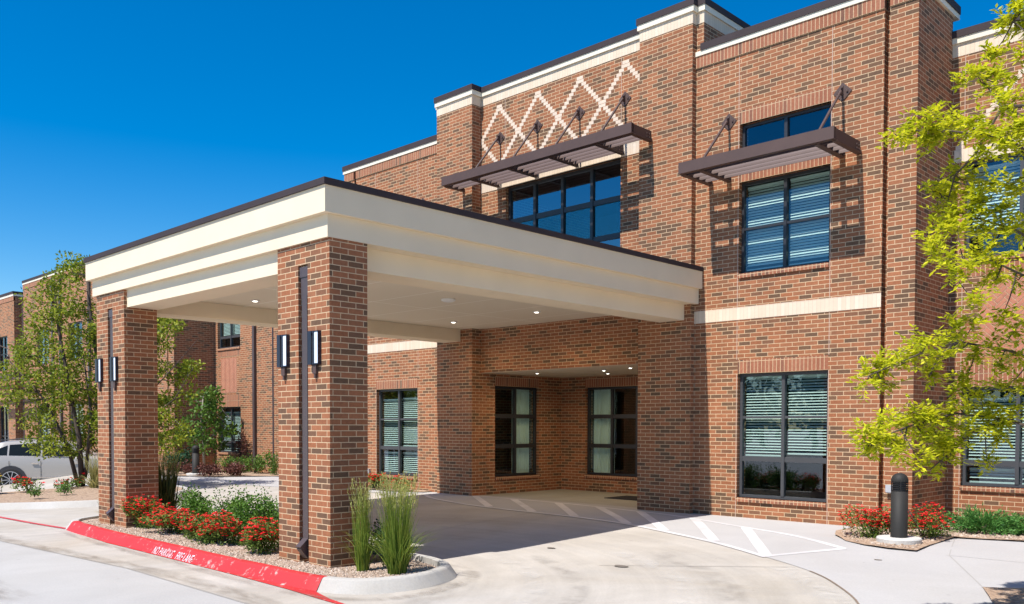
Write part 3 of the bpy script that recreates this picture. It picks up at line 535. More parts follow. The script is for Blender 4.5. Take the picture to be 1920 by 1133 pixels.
# far left wing
XL=[(-42.2,-40.7),(-38.45,-36.95),(-33.2,-31.6)]
MB().slab('y',Y0,-43.9,-29.40,0,7.65,.28,[(a,b,.4,2.44) for a,b in XL]+[(a,b,4.17,5.7) for a,b in XL]).build('far_wing_wall',M_BRICK,B,uv='box')
MB().slab('y',Y0,-29.32,-28.9,0,7.65,.28).build('pier',M_BRICK,B,uv='box')
MB().slab('y',Y0+.13,-29.40,-29.32,0,7.86,.15).build('wall_slot',M_BRICK,B,uv='box')
MB().slab('x',-28.9,Y0+.28,YC,0,7.6,.28).build('return_wall',M_BRICK,B,uv='box')
sold('soldier_course','y',Y0,-43.9,-28.9,7.65,7.85,proud=.02); coping(-43.86,-28.94,Y0,Y0+.9,7.85,7.93,8.035)
for a,b in XL:
    c=(a+b)/2
    window('y',Y0,a,b,.4,2.44,[c],[1.0],fm=M_FRAME2,blind=[(a+.06,c-.035,2.38,.5),(c+.035,b-.06,2.38,.5)],label='ground-floor window of the far wing')
    window('y',Y0,a,b,4.17,5.7,[c],[4.6],fm=M_FRAME2,blind=[(a+.06,c-.035,5.6,4.3),(c+.035,b-.06,5.6,4.3)],label='upper window of the far wing')
    sold('lintel','y',Y0,a,b,2.44,2.65); sold('lintel','y',Y0,a,b,5.7,5.9)
for x in (-40.1,-39.2,-34.4,-36.1):
    MB().box(x-.07,x+.07,Y0-.09,Y0-.003,.1,7.75).build('downspout',M_DSP,B)
MB().slab('y',13.95,-45.2,-43.9,0,7.3,.2).build('recessed_wall',M_BRICK,B,uv='box')
coping(-45.2,-43.9,13.95,14.3,7.3,7.38,7.48)
MB().slab('y',Y0,-62,-45.2,0,7.45,.28,[(-47.6,-46.2,4.1,5.75),(-47.6,-46.2,.5,2.44),(-52,-50,4.1,5.75),(-52,-50,.5,2.44)]).build('far_block_wall',M_BRICK,B,uv='box')
MB().slab('x',-45.2,Y0+.28,15.5,0,7.45,.28).build('return_wall',M_BRICK,B,uv='box')
sold('soldier_course','y',Y0,-62,-45.2,7.3,7.5,proud=.02); coping(-61.9,-45.24,Y0,16,7.5,7.6,7.72)
for a,b in ((-47.6,-46.2),(-52,-50)):
    window('y',Y0,a,b,.5,2.44,[(a+b)/2],[1.0],label='ground-floor window of the far block'); window('y',Y0,a,b,4.1,5.75,[(a+b)/2],[4.9],label='upper window of the far block')
for x in (-45.0,-44.1): MB().box(x-.1,x+.1,13.8,13.947,.1,7.25).build('downspout',M_DSP,B)
# right-hand wing beyond the frame, interior floors, back wall, flat roofs
MB().slab('y',Y0,4.94,12,0,7.79,.28,[(6.2,7.8,.4,2.44),(6.2,7.8,4.2,5.7)]).build('wall',M_BRICK,B,uv='box')
MB().box(4.94,5.2,Y0+.28,YC,0,7.79).build('return_wall',M_BRICK,B,uv='box')
coping(4.98,11.9,Y0,YC+.2,7.79,7.99,8.19)
window('y',Y0,6.2,7.8,.4,2.44,[7.0],[1.0],label='ground-floor window of the right wing'); window('y',Y0,6.2,7.8,4.2,5.7,[7.0],[4.9],label='upper window of the right wing')
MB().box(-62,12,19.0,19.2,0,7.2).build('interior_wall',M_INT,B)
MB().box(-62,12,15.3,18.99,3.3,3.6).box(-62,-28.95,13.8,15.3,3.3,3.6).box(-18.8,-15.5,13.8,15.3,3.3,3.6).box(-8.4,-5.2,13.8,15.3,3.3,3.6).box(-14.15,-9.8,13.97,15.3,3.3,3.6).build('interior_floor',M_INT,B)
MB().box(-62,12,15.4,30,7.2,7.25).box(-62,-28.95,13.85,15.4,7.2,7.25).box(-18.8,-15.3,13.85,15.4,7.2,7.25).box(-8.7,-5.2,13.85,15.4,7.2,7.25).build('roof',M_CAP,B)
MB().box(-15.36,-8.63,13.97,19.0,7.9,7.95).build('roof',M_CAP,B)
MB().box(-62,12,29.8,30,0,7.2).box(11.8,12,13.9,29.8,0,7.19).box(-62,-61.8,13.9,29.8,0,7.19).build('rear_wall',M_BRICK,B,uv='box')
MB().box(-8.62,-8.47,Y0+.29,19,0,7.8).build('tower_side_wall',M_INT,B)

# ------------------------------------------------------------------ canopy
K=empty('entrance_canopy',(-11.95,9.5,-.07),'cream stucco drive-through canopy on brick pillars in front of the entrance','canopy')
MB().box(-15.45,-8.46,5.71,13.495,3.95,4.25).build('fascia',M_EIFS,K)
MB().box(-15.38,-8.53,5.79,13.492,3.69,3.949).build('fascia',M_EIFS,K)
MB().box(-15.475,-8.435,5.685,13.49,4.251,4.325).build('roof_edge_cap',M_CAP,K)
MB().box(-15.12,-8.75,5.87,6.36,3.415,3.689).build('front_beam',M_EIFS,K)
MB().box(-9.27,-8.752,6.361,13.378,3.417,3.689).build('side_beam',M_EIFS,K)
MB().box(-15.118,-14.58,6.361,13.378,3.417,3.689).build('side_beam',M_EIFS,K)
MB().box(-14.579,-9.271,6.362,13.657,3.680,3.687).build('ceiling',M_CEIL,K,uv='box')
def pillar(xr):
    x0=xr-1.10; x1=xr; ya,yb=5.82,6.35; s0,s1=x0+.455,x0+.655; zt=3.44
    P=MB().box(x0,s0,ya,yb,-.12,zt).box(s1,x1,ya,yb,-.12,zt).box(s0,s1,ya+.14,yb-.001,-.12,zt)
    P.box(x0,x1,ya,yb,zt,3.688)
    p=P.build('pillar',M_BRICK,K,uv='box')
    c=(s0+s1)/2; d=MB()
    d.box(s0+.012,s1-.012,ya+.012,ya+.13,3.30,zt-.02)                      # conductor head
    d.bar((c,ya+.07,3.30),(c,ya+.075,3.05),.15,.1,up=(0,1,0))
    d.box(c-.055,c+.055,ya+.02,ya+.12,.17,3.08)
    d.bar((c,ya+.07,.20),(c,ya-.06,.085),.105,.08,up=(0,1,.3))
    d.bar((c,ya-.045,.11),(c,ya+.05,-.005),.10,.075,up=(0,1,-.3))
    d.build('downspout',M_DSP,K)
pillar(-8.54); pillar(-14.19)
def wall_lamp(xc,label):
    L=empty('wall_lamp',(xc,5.82,2.24),label,'wall lamp','wall lamps on the canopy pillars')
    y=5.82; m=MB(); a=xc-.10
    m.box(a,a+.072,y-.055,y-.002,2.255,2.645).box(a+.098,a+.122,y-.05,y-.002,2.2555,2.6445).box(a+.196,a+.203,y-.048,y-.002,2.256,2.644)
    m.box(a+.0721,a+.0979,y-.049,y-.004,2.257,2.277).box(a+.0721,a+.0979,y-.049,y-.004,2.623,2.643).box(a+.1221,a+.1959,y-.047,y-.004,2.257,2.270).box(a+.1221,a+.1959,y-.047,y-.004,2.630,2.643)
    m.build('frame',M_LAMPF,L)
    MB().box(a+.1222,a+.1958,y-.043,y-.006,2.2702,2.6298).build('glass_panel',M_LAMPG,L)
    MB().box(a+.0722,a+.0978,y-.03,y-.006,2.2772,2.6228).build('reflector',M_WHITEP,L)
    MB().box(xc-.03,xc+.04,y-.035,y-.001,2.15,2.253).box(xc-.012,xc+.02,y-.03,y-.001,2.10,2.149).build('mounting_bracket',M_STEEL,L)
wall_lamp(-9.48,'blue-black framed wall lamp left of the slot on the near canopy pillar')
wall_lamp(-8.81,'blue-black framed wall lamp right of the slot on the near canopy pillar')
wall_lamp(-15.14,'blue-black framed wall lamp left of the slot on the far canopy pillar')
wall_lamp(-14.53,'blue-black framed wall lamp right of the slot on the far canopy pillar')
def downlight(x,y,z,label,grp,r=.062):
    L=empty('ceiling_light',(x,y,z),label,'ceiling light',grp)
    MB().lathe(x,y,[(r*.85,z+.0),(r*1.25,z-.003),(r*1.25,z-.014),(r*.85,z-.018)],20).build('trim_ring',M_WHITEP,L)
    MB().lathe(x,y,[(.0,z-.020),(r*.62,z-.020),(r*.58,z-.026)],20).build('lens',M_LIT,L)
    ld=bpy.data.lights.new('downlight_lamp','SPOT'); ld.energy=LAMP_E*(1 if r>.06 else .55); ld.color=(1,.70,.38); ld.spot_size=R(165); ld.spot_blend=.6; ld.shadow_soft_size=.05
    lo=bpy.data.objects.new('downlight_lamp',ld); COL.objects.link(lo); lo.parent=L; lo.location=(0,0,-.05)
g='round downlights in the canopy ceiling'
downlight(-13.71,7.84,3.68,'round downlight in the canopy ceiling seen between the two pillars',g)
downlight(-11.22,12.22,3.68,'round downlight at the right of the canopy ceiling close to the wall',g)
downlight(-13.56,12.25,3.68,'round downlight at the left back of the canopy ceiling near the beam end',g)
D=empty('smoke_detector',(-11.22,10.02,3.68),'small unlit white disc on the canopy ceiling right of the near pillar','smoke detector')
MB().lathe(-11.22,10.02,[(.12,3.679),(.12,3.655),(.08,3.635)],20).build('housing',M_WHITEP,D)
g='round downlights in the porch ceiling'
for x,y,l in ((-13.2,14.4,'round downlight in the porch ceiling, leftmost, above the side window'),(-12.1,15.5,'bright round downlight deepest in the porch ceiling'),(-11.5,14.6,'round downlight in the middle of the porch ceiling'),(-10.6,14.3,'round downlight in the porch ceiling nearest the right pier')):
    downlight(x,y,2.716,l,g,.045)

# ------------------------------------------------------------------ sunshades
def sunshade(x0,x1,yo,arms,zt,plates,ystep,label):
    """x0..x1 outer beam; yo outer face; arms [(x,ywall)]; zt top of steel"""
    T=empty('sunshade',((x0+x1)/2,yo,zt-.18),label,'sunshade','brown steel sunshades on the facade')
    MB().box(x0,x1,yo,yo+.035,zt-.18,zt).box(x0,x1,yo+.036,yo+.09,zt-.18,zt-.165).box(x0,x1,yo+.036,yo+.09,zt-.015,zt-.001).build('front_beam',M_STEEL,T)
    for x,yw in arms:
        m=MB(); m.box(x-.012,x+.012,yo+.091,yw-.002,zt-.178,zt-.002).box(x-.045,x+.045,yo+.091,yw-.003,zt-.192,zt-.179)
        for k in (0,1):
            for h in (.05,.11): m.bar((x-.03,yw-.06-k*.08,zt-h-.02),(x+.03,yw-.06-k*.08,zt-h-.02),.025)
        m.build('arm',M_STEEL,T)
    xs=[a for a,_ in arms]
    for y in ystep:
        m=MB()
        for i in range(len(xs)-1):
            if y>min(arms[i][1],arms[i+1][1])-.06: continue
            a,b=xs[i]+.02,xs[i+1]-.02
            pts=[(-.038,-.012),(-.030,.022),(-.008,.058),(.030,.092),(.036,.084),(.004,.050),(-.016,.018),(-.024,-.012)]
            A=[(a,y+p,zt-.172+q) for p,q in pts]; Bq=[(b,y+p,zt-.172+q) for p,q in pts]; n=len(pts)
            for j in range(n): m.face([A[j],Bq[j],Bq[(j+1)%n],A[(j+1)%n]])
            m.face(A[::-1]); m.face(Bq)
        m.build('louver',M_LOUV,T)
    for x,yw,zp in plates:
        m=MB(); r=.145
        m.v+=[(x-r,yw-.014,zp),(x,yw-.014,zp-r),(x+r,yw-.014,zp),(x,yw-.014,zp+r),(x-r,yw-.001,zp),(x,yw-.001,zp-r),(x+r,yw-.001,zp),(x,yw-.001,zp+r)]
        m.f+=[(0,1,2,3),(7,6,5,4),(0,4,5,1),(1,5,6,2),(2,6,7,3),(3,7,4,0)]
        for dx,dz in ((.075,0),(-.075,0),(0,.075),(0,-.075)): m.box(x+dx-.014,x+dx+.014,yw-.03,yw-.0141,zp+dz-.014,zp+dz+.014)
        m.box(x-.012,x+.012,yw-.10,yw-.0142,zp-.06,zp+.04)
        m.build('wall_plate',M_STEEL,T)
        MB().tube([(x,yw-.08,zp-.01),(x,yo+.12,zt-.02)],[.022,.022],8).build('tension_rod',M_STEEL,T)
sunshade(-8.33,-5.68,12.53,[(-8.30,Y0),(-7.95,Y0),(-5.98,Y0),(-5.71,Y0)],5.90,[(-7.96,Y0,6.72),(-5.98,Y0,6.715)],(12.74,12.93,13.12,13.31),'brown steel sunshade with two rods on the wall right of the tower')
sunshade(-14.50,-9.46,12.75,[(-14.47,YF),(-13.66,YP),(-12.55,YP),(-11.45,YP),(-10.32,YP),(-9.49,YF)],6.89,[(-13.62,YP,7.74),(-12.53,YP,7.74),(-11.40,YP,7.74),(-10.28,YP,7.735)],(12.90,13.06,13.22,13.38,13.54),'long brown steel sunshade with four rods over the tower window')
sunshade(-18.28,-15.63,12.53,[(-18.25,Y0),(-17.98,Y0),(-16.01,Y0),(-15.66,Y0)],5.90,[(-17.98,Y0,6.72),(-16.00,Y0,6.715)],(12.74,12.93,13.12,13.31),'brown steel sunshade almost hidden behind the canopy roof, one plate tip showing')
sunshade(-50.5,-42.0,12.4,[(-50.4,Y0),(-48.5,Y0),(-46.0,Y0),(-44.0,13.95),(-42.1,Y0)],3.78,[(-48.5,Y0,4.7),(-46.0,Y0,4.7)],(12.6,12.85,13.1,13.3),'long brown sunshade low on the far left wing behind the trees')
for x,z,y,l in ((-5.17,.61,Y0,'small grey outlet box on the wall behind the near bollard'),(-18.08,.40,Y0,'small grey outlet box left of the ground-floor window behind the canopy')):
    o=empty('outlet_box',(x,y,z),l,'electrical box'); MB().box(x-.045,x+.045,y-.045,y-.001,z-.06,z+.06).build('housing',M_GREYBOX,o); MB().box(x-.05,x+.05,y-.075,y-.0451,z-.045,z+.065).build('cover',M_GREYBOX,o)
# ------------------------------------------------------------------ ground
def struct(name,mb,m,parent=None,kind='structure',**kw):
    o=mb.build(name,m,parent,**kw); o['kind']=kind; return o
def frange(a,b,s):
    n=int(round((b-a)/s)); return [a+i*s for i in range(n+1)]
gx=[-400,-200,-100,-60]+frange(-40,8,.5)+[20,60,200,400]; gy=[-400,-150,-60,-20]+frange(-8,18,.5)+[40,120,400]
g=MB(); nx=len(gx)
for y in gy:
    for x in gx: g.v.append((x,y,gz(x,y)-.004))
for j in range(len(gy)-1):
    for i in range(nx-1):
        a=j*nx+i; g.f.append((a,a+1,a+1+nx,a+nx))
struct('ground',g,M_DRIVE)
def clipc(poly,x0,x1,y0,y1):
    for f in ((lambda p:p[0]-x0),(lambda p:x1-p[0]),(lambda p:p[1]-y0),(lambda p:y1-p[1])):
        out=[]
        for i in range(len(poly)):
            p,q=poly[i],poly[(i+1)%len(poly)]; a,b=f(p),f(q)
            if a>=0: out.append(p)
            if (a>=0)!=(b>=0): t=a/(a-b); out.append((p[0]+(q[0]-p[0])*t,p[1]+(q[1]-p[1])*t))
        poly=out
        if not poly: return []
    return poly
def sheet(mb,poly,off,s=.5):
    xs=[p[0] for p in poly]; ys=[p[1] for p in poly]
    ar=sum(poly[i][0]*poly[(i+1)%len(poly)][1]-poly[(i+1)%len(poly)][0]*poly[i][1] for i in range(len(poly)))
    if ar<0: poly=poly[::-1]
    i0,i1=math.floor(min(xs)/s),math.ceil(max(xs)/s); j0,j1=math.floor(min(ys)/s),math.ceil(max(ys)/s)
    for i in range(i0,i1):
        for j in range(j0,j1):
            c=clipc(poly,i*s,(i+1)*s,j*s,(j+1)*s)
            if len(c)>2: mb.face([(x,y,gz(x,y)+off) for x,y in c])
    return mb
def catmull(p,n=6,closed=False):
    out=[]; m=len(p)
    for i in range(m if closed else m-1):
        P=[p[(i+k-1)%m] if closed else p[clampi(i+k-1,0,m-1)] for k in range(4)]
        for k in range(n):
            t=k/n; out.append(tuple(.5*((2*P[1][d])+(-P[0][d]+P[2][d])*t+(2*P[0][d]-5*P[1][d]+4*P[2][d]-P[3][d])*t*t+(-P[0][d]+3*P[1][d]-3*P[2][d]+P[3][d])*t**3) for d in (0,1)))
    if not closed: out.append(tuple(p[-1]))
    return out
def clampi(v,a,b): return max(a,min(b,v))
def strip(mb,pts,w,off):
    # ribbon along a polyline
    d=[]
    for i in range(len(pts)-1):
        a,b=pts[i],pts[i+1]; L=math.hypot(b[0]-a[0],b[1]-a[1]); n=max(1,int(L/.4))
        for k in range(n): d.append((a[0]+(b[0]-a[0])*k/n,a[1]+(b[1]-a[1])*k/n))
    d.append(pts[-1]); L=[]
    for i,p in enumerate(d):
        a=d[max(i-1,0)]; b=d[min(i+1,len(d)-1)]; dx,dy=b[0]-a[0],b[1]-a[1]; l=math.hypot(dx,dy) or 1; nx_,ny_=-dy/l*w/2,dx/l*w/2
        L.append(((p[0]+nx_,p[1]+ny_),(p[0]-nx_,p[1]-ny_)))
    for i in range(len(L)-1):
        (a,b),(c,e)=L[i],L[i+1]; mb.face([(q[0],q[1],gz(*q)+off) for q in (b,e,c,a)])
    return mb
road=[(-60,3.7),(-20,4.0),(-14.8,4.19),(-10.87,4.47),(-7.8,4.40),(-6,3.9),(-4.5,2.8),(-3.5,0),(-3.5,-30),(-60,-30)]
struct('road',sheet(MB(),road,.0,1.0) if False else sheet(MB(),road,.001,.5),M_ROAD)
outer=catmull([(-15.4,13.0),(-14.41,12.4),(-13.06,11.96),(-12.3,11.82),(-11.5,11.74),(-10.81,11.71),(-9.62,11.62),(-8.52,11.42),(-7.67,11.13),(-6.42,10.62),(-5.33,10.0),(-4.52,9.48),(-4.0,8.98),(-3.42,8.2),(-3.0,7.2),(-2.75,6.0),(-2.6,4.0),(-2.6,0)],5)
inner=catmull([(-15.5,13.17),(-14.97,13.36),(-14.28,13.45),(-12.62,13.45),(-11.25,13.38),(-9.83,13.16),(-8.62,12.93),(-6.89,12.22),(-5.8,11.78),(-4.85,11.16)],5)
walk=outer+[(8,0),(8,15.2),(-4.9,15.2),(-5.0,13.7),(-15.4,13.7)]
struct('sidewalk',sheet(MB(),walk,.0015),M_WALK)
struct('sidewalk',sheet(MB(),[(-15.4,12.99),(-17.2,12.2),(-21,11.75),(-26,11.5),(-34,11.5),(-34,13.6),(-18.5,15.2),(-15.4,13.7)],.0015),M_WALK)
struct('porch_floor',sheet(MB(),[(-14.2,13.70),(-9.7,13.70),(-9.7,16.5),(-14.2,16.5)],.003),M_VEST)
struct('expansion_strip',strip(MB(),outer[55:],.022,.003),M_LINEM)
sc=MB(); strip(sc,[(-3.66,11.42),(-2.77,9.67)],.014,.003); strip(sc,[(-3.66,11.42),(-4.1,13.0)],.010,.003); strip(sc,[(-3.7,11.42),(-1,11.42)],.010,.003)
struct('saw_cut',sc,M_LINED)
sc=MB(); strip(sc,[(-20,4.0),(-14.8,4.19),(-10.87,4.47),(-7.8,4.40),(-6,3.9),(-4.5,2.8)],.03,.004)
strip(sc,[(-10.8,11.7),(-10.2,6.9)],.012,.003); strip(sc,[(-4.75,9.6),(-6.6,8.3)],.012,.003)
struct('saw_cut',sc,M_SAW)
# painted hatch
hm=MB(); strip(hm,outer[2:51],.10,.004); strip(hm,inner,.10,.004); strip(hm,[(-5.36,10.06),(-4.85,11.16)],.10,.0045)
for a,b in (((-14.15,13.42),(-12.1,11.86)),((-12.99,13.43),(-10.87,11.75)),((-11.69,13.38),(-9.8,11.66)),((-10.56,13.27),(-8.51,11.44)),((-9.46,13.08),(-7.6,11.14)),((-8.11,12.74),(-6.49,10.72)),((-6.84,12.18),(-5.38,10.1))):
    strip(hm,[a,b],.15,.005)
struct('road_marking',hm,M_HATCH)
struct('road_marking',strip(MB(),[(-28,4.6),(-22,5.05),(-18.6,5.27),(-17.1,5.35),(-15.75,5.47)],.085,.005),M_REDL)
# oil spots
oi=MB()
for x,y,r in ((-6.35,8.4,.10),(-7.9,8.9,.07),(-3.55,8.0,.05),(-4.2,10.6,.05)):
    poly=[(x+r*math.cos(a*.7)*(1+.25*math.sin(a*2.3)),y+r*.6*math.sin(a*.7)) for a in range(9)]
    sheet(oi,poly,.006)
struct('oil_spot',oi,pbr('oil_stain',(.16,.14,.12),.6))

# soft-edged dirt bands and tyre films: a ribbon whose UV.y is the strength, 1 in the middle and 0 at its edges
def soft(name,pts,w,m_,off=.0065):
    q=catmull(pts,8); L=[]; mb=MB(); str_=[]
    for i,p in enumerate(q):
        a=q[max(i-1,0)]; b=q[min(i+1,len(q)-1)]; dx,dy=b[0]-a[0],b[1]-a[1]; l=math.hypot(dx,dy) or 1; e=min(1,i/4,(len(q)-1-i)/4)
        L.append([((p[0]-dy/l*w*k,p[1]+dx/l*w*k),s*e) for k,s in ((-.5,0),(-.2,1),(.2,1),(.5,0))])
    for A,C in zip(L,L[1:]):
        for k in range(3):
            f=[A[k+1],A[k],C[k],C[k+1]]; mb.face([(x,y,gz(x,y)+off) for (x,y),_ in f]); str_+=[s for _,s in f]
    o=mb.build(name,m_); o['kind']='structure'; lay=o.data.uv_layers.new(name='UVMap'); lay.data.foreach_set('uv',[v for s in str_ for v in (.5,s)])
soft('dirt_stain',[(-16,4.25),(-14.8,4.30),(-12.5,4.45),(-10.87,4.58),(-9.2,4.62),(-7.6,4.50),(-6.2,4.1)],.34,M_STAIN)
soft('dirt_stain',[(-15.6,5.30),(-13.4,5.12),(-11.6,5.09),(-9.9,5.04),(-8.4,5.02)],.22,M_STAIN,.007)
soft('dirt_stain',[(-8.3,5.02),(-7.6,5.10),(-7.1,5.5),(-7.0,6.1),(-7.15,6.7),(-7.6,7.08),(-8.6,7.18)],.22,M_STAIN,.0075)
for k,(R0,a0,a1,m_) in enumerate(((3.3,-25,75,M_TYREM),(3.75,-30,80,M_TYRED),(4.9,-20,78,M_TYREM),(5.35,-15,70,M_TYRED),(6.3,0,62,M_TYREM),(2.3,-10,70,M_TYRED))):
    soft('tyre_mark',[(-8.9+R0*math.cos(R(a)),5.0+R0*.92*math.sin(R(a))) for a in range(a0,a1,9)],.30+.03*k,m_,.0055+.0004*k)
soft('dirt_stain',[(-13.8,9.0),(-12,8.4),(-10.2,7.9)],1.6,M_STAIN,.0079)
soft('dirt_stain',[(-13,3.2),(-11,2.9),(-9.5,2.9)],.5,M_STAIN,.0069)

# kerbs
def kerb(mb,inn,w,h,closed=True,side=1,z_in=None):
    """inn = inner top edge polyline; kerb grows outward by w, height h above the road"""
    m=len(inn); ring=[]
    for i,p in enumerate(inn):
        a=inn[(i-1)%m] if closed else inn[max(i-1,0)]; b=inn[(i+1)%m] if closed else inn[min(i+1,m-1)]
        dx,dy=b[0]-a[0],b[1]-a[1]; l=math.hypot(dx,dy) or 1; n=(dy/l*side,-dx/l*side)
        prof=[(0,-.09),(0,-.004),(.015,.0),(.08,.0),(.10,-.005),(.115,-.018),(w,-h-.02)]
        z0=gz(p[0],p[1])+h
        ring.append([(p[0]+n[0]*q,p[1]+n[1]*q,z0+r) for q,r in prof])
    for i in range(m if closed else m-1):
        A,Bq=ring[i],ring[(i+1)%m]
        for k in range(len(A)-1): mb.face([A[k],A[k+1],Bq[k+1],Bq[k]] if side>0 else [Bq[k],Bq[k+1],A[k+1],A[k]])
    return mb
isl=catmull([(-15.5,5.60),(-14.5,5.52),(-13.4,5.47),(-11.64,5.44),(-9.99,5.40),(-9.29,5.41),(-8.45,5.40),(-7.95,5.46),(-7.6,5.66),(-7.44,6.0),(-7.44,6.35),(-7.6,6.66),(-7.9,6.82),(-8.4,6.90),(-10,6.95),(-13,6.98),(-15.2,6.95),(-15.9,6.75),(-16.1,6.35),(-16.0,5.92),(-15.85,5.72)],7,True)
nk=len(isl); red_n=0
# split the ring into the red run (front) and the bare run
red=[p for p in isl if p[1]<5.63 and -15.6<=p[0]<=-8.0]; red.sort(key=lambda p:p[0])
start=isl.index(red[-1]); end=isl.index(red[0])
bare=[isl[(start+k)%nk] for k in range((end-start)%nk+1)]
struct('kerb',kerb(MB(),bare,.21,.135,False),M_KERB,smooth=False)
RK=struct('painted_kerb',kerb(MB(),red,.21,.135,False),M_RED)
tp=MB()   # red paint spilling on to the gutter and tapering off past the kerb end
front=[(p[0],p[1]-.19) for p in red]
poly=front+[(-7.8,5.19),(-7.5,5.11),(-7.15,5.06),(-6.8,5.03),(-6.85,4.99),(-7.5,5.03),(-8.3,5.10),(-9.5,5.15),(-11.5,5.20),(-13.5,5.235),(-15.7,5.42)]
struct('road_marking',sheet(tp,poly,.003),M_RED)
gi=MB()
def fan(mb,poly,z,s=.25,rough=.0):
    xs=[p[0] for p in poly]; ys=[p[1] for p in poly]
    for i in range(math.floor(min(xs)/s),math.ceil(max(xs)/s)):
        for j in range(math.floor(min(ys)/s),math.ceil(max(ys)/s)):
            c=clipc(poly,i*s,(i+1)*s,j*s,(j+1)*s)
            if len(c)>2: mb.face([(x,y,z(x,y)) for x,y in c])
    return mb
ISZ=lambda x,y: gz(x,5.5)+.105+.012*math.sin(x*3.1)*math.cos(y*4.0)
isl_s=[p for p in isl]
struct('gravel_bed',fan(gi,isl_s,ISZ),M_GRAV,kind='stuff')
def inpoly(x,y,p):
    c=False;j=len(p)-1
    for i in range(len(p)):
        if (p[i][1]>y)!=(p[j][1]>y) and x<(p[j][0]-p[i][0])*(y-p[i][1])/(p[j][1]-p[i][1])+p[i][0]: c=not c
        j=i
    return c
def pebbles(name,poly,zf,n,rmin,rmax,rnd):
    mb=MB(); xs=[p[0] for p in poly]; ys=[p[1] for p in poly]; k=0
    while k<n:
        x=rnd.uniform(min(xs),max(xs)); y=rnd.uniform(min(ys),max(ys))
        if not inpoly(x,y,poly): continue
        k+=1; r=rnd.uniform(rmin,rmax); a=rnd.uniform(0,3.1); ca,sa=math.cos(a),math.sin(a); e=rnd.uniform(.6,1); z=zf(x,y)+r*.12
        n0=len(mb.v)
        for dx,dy,dz in ((1,0,0),(.3,.8*e,.05),(-.8,.5*e,0),(-.7,-.6*e,0),(.4,-.8*e,.0)):
            dx*=r*rnd.uniform(.8,1.1); dy*=r*rnd.uniform(.8,1.1); mb.v.append((x+dx*ca-dy*sa,y+dx*sa+dy*ca,z+dz*r))
        for dx,dy in ((.5,0),(-.15,.42),(-.15,-.42)):
            dx*=r; dy*=r; mb.v.append((x+dx*ca-dy*sa,y+dx*sa+dy*ca,z+r*.52))
        a_=[n0+i for i in range(8)]
        mb.f+=[(a_[0],a_[1],a_[5]),(a_[1],a_[6],a_[5]),(a_[1],a_[2],a_[6]),(a_[2],a_[3],a_[6]),(a_[3],a_[7],a_[6]),(a_[3],a_[4],a_[7]),(a_[4],a_[0],a_[7]),(a_[0],a_[5],a_[7]),(a_[5],a_[6],a_[7])]
    return struct(name,mb,M_PEB,kind='stuff')
rnd=random.Random(3)
pebbles('gravel',[(-9.9,5.42),(-8.45,5.42),(-7.95,5.49),(-7.62,5.7),(-7.47,6.0),(-7.47,6.35),(-7.62,6.64),(-8.0,6.82),(-9.9,6.9)],ISZ,5200,.012,.027,rnd)
pebbles('gravel',[(-15.6,5.64),(-14.5,5.55),(-13.4,5.5),(-11.64,5.47),(-9.9,5.43),(-9.9,6.0),(-12,6.3),(-15.9,6.3)],ISZ,5200,.013,.028,rnd)
# other planting beds
flat=lambda o:(lambda x,y: gz(x,y)+o+.010*math.sin(x*4)*math.sin(y*5))
bedR=[(-5.6,13.6),(-5.62,12.63),(-5.43,12.17),(-5.1,11.76),(-4.75,11.53),(-4.4,11.42),(-4.05,11.43),(-4.1,12.3),(-4.12,13.05),(-3.3,13.3),(2,13.5),(4.9,13.6),(4.9,15.0),(-4.9,15.0),(-4.9,13.6)]
struct('mulch_bed',fan(MB(),bedR,flat(.022)),M_MULCH,kind='stuff')
pebbles('gravel',[(-5.5,13.45),(-5.52,12.6),(-5.35,12.2),(-5.05,11.82),(-4.4,11.48),(-4.12,11.5),(-4.2,12.3),(-4.2,13.1),(-3.3,13.35),(-2.5,13.5),(-2.5,14.8),(-4.8,14.8),(-4.8,13.45)],flat(.02),2600,.014,.03,rnd)
bedL=[(-18.95,13.5),(-15.7,13.5),(-15.7,13.25),(-16.3,12.95),(-18.95,12.75)]
struct('gravel_bed',fan(MB(),bedL,flat(.022)),M_MULCH,kind='stuff')
bedC=[(-34,12.0),(-27,11.9),(-25.8,12.1),(-24.7,12.75),(-23.7,14.2),(-19.0,14.3),(-19.0,15.0),(-28.9,15.0),(-28.9,13.5),(-34,13.5)]
struct('mulch_bed',fan(MB(),bedC,flat(.024)),M_MULCH,kind='stuff')
bedM=[(-2.78,9.67),(-2.2,9.95),(-1.3,10.1),(-.4,9.4),(-.6,8.0),(-1.6,7.6),(-2.3,8.5)]
struct('mulch_bed',fan(MB(),bedM,flat(.022)),M_MULCH,kind='stuff')
bedF=catmull([(-23,3.0),(-21.2,5.0),(-20.30,5.9),(-19.72,6.55),(-19.2,7.35),(-19.05,8.2),(-19.6,9.2),(-21.2,9.9),(-25.0,9.3),(-28,6.5),(-29,3.0),(-26,1.5)],6,True)
struct('kerb',kerb(MB(),bedF,.22,.12,True),M_KERB)
struct('gravel_bed',fan(MB(),bedF,lambda x,y:gz(x,y)+.095,.5),M_MULCH,kind='stuff')
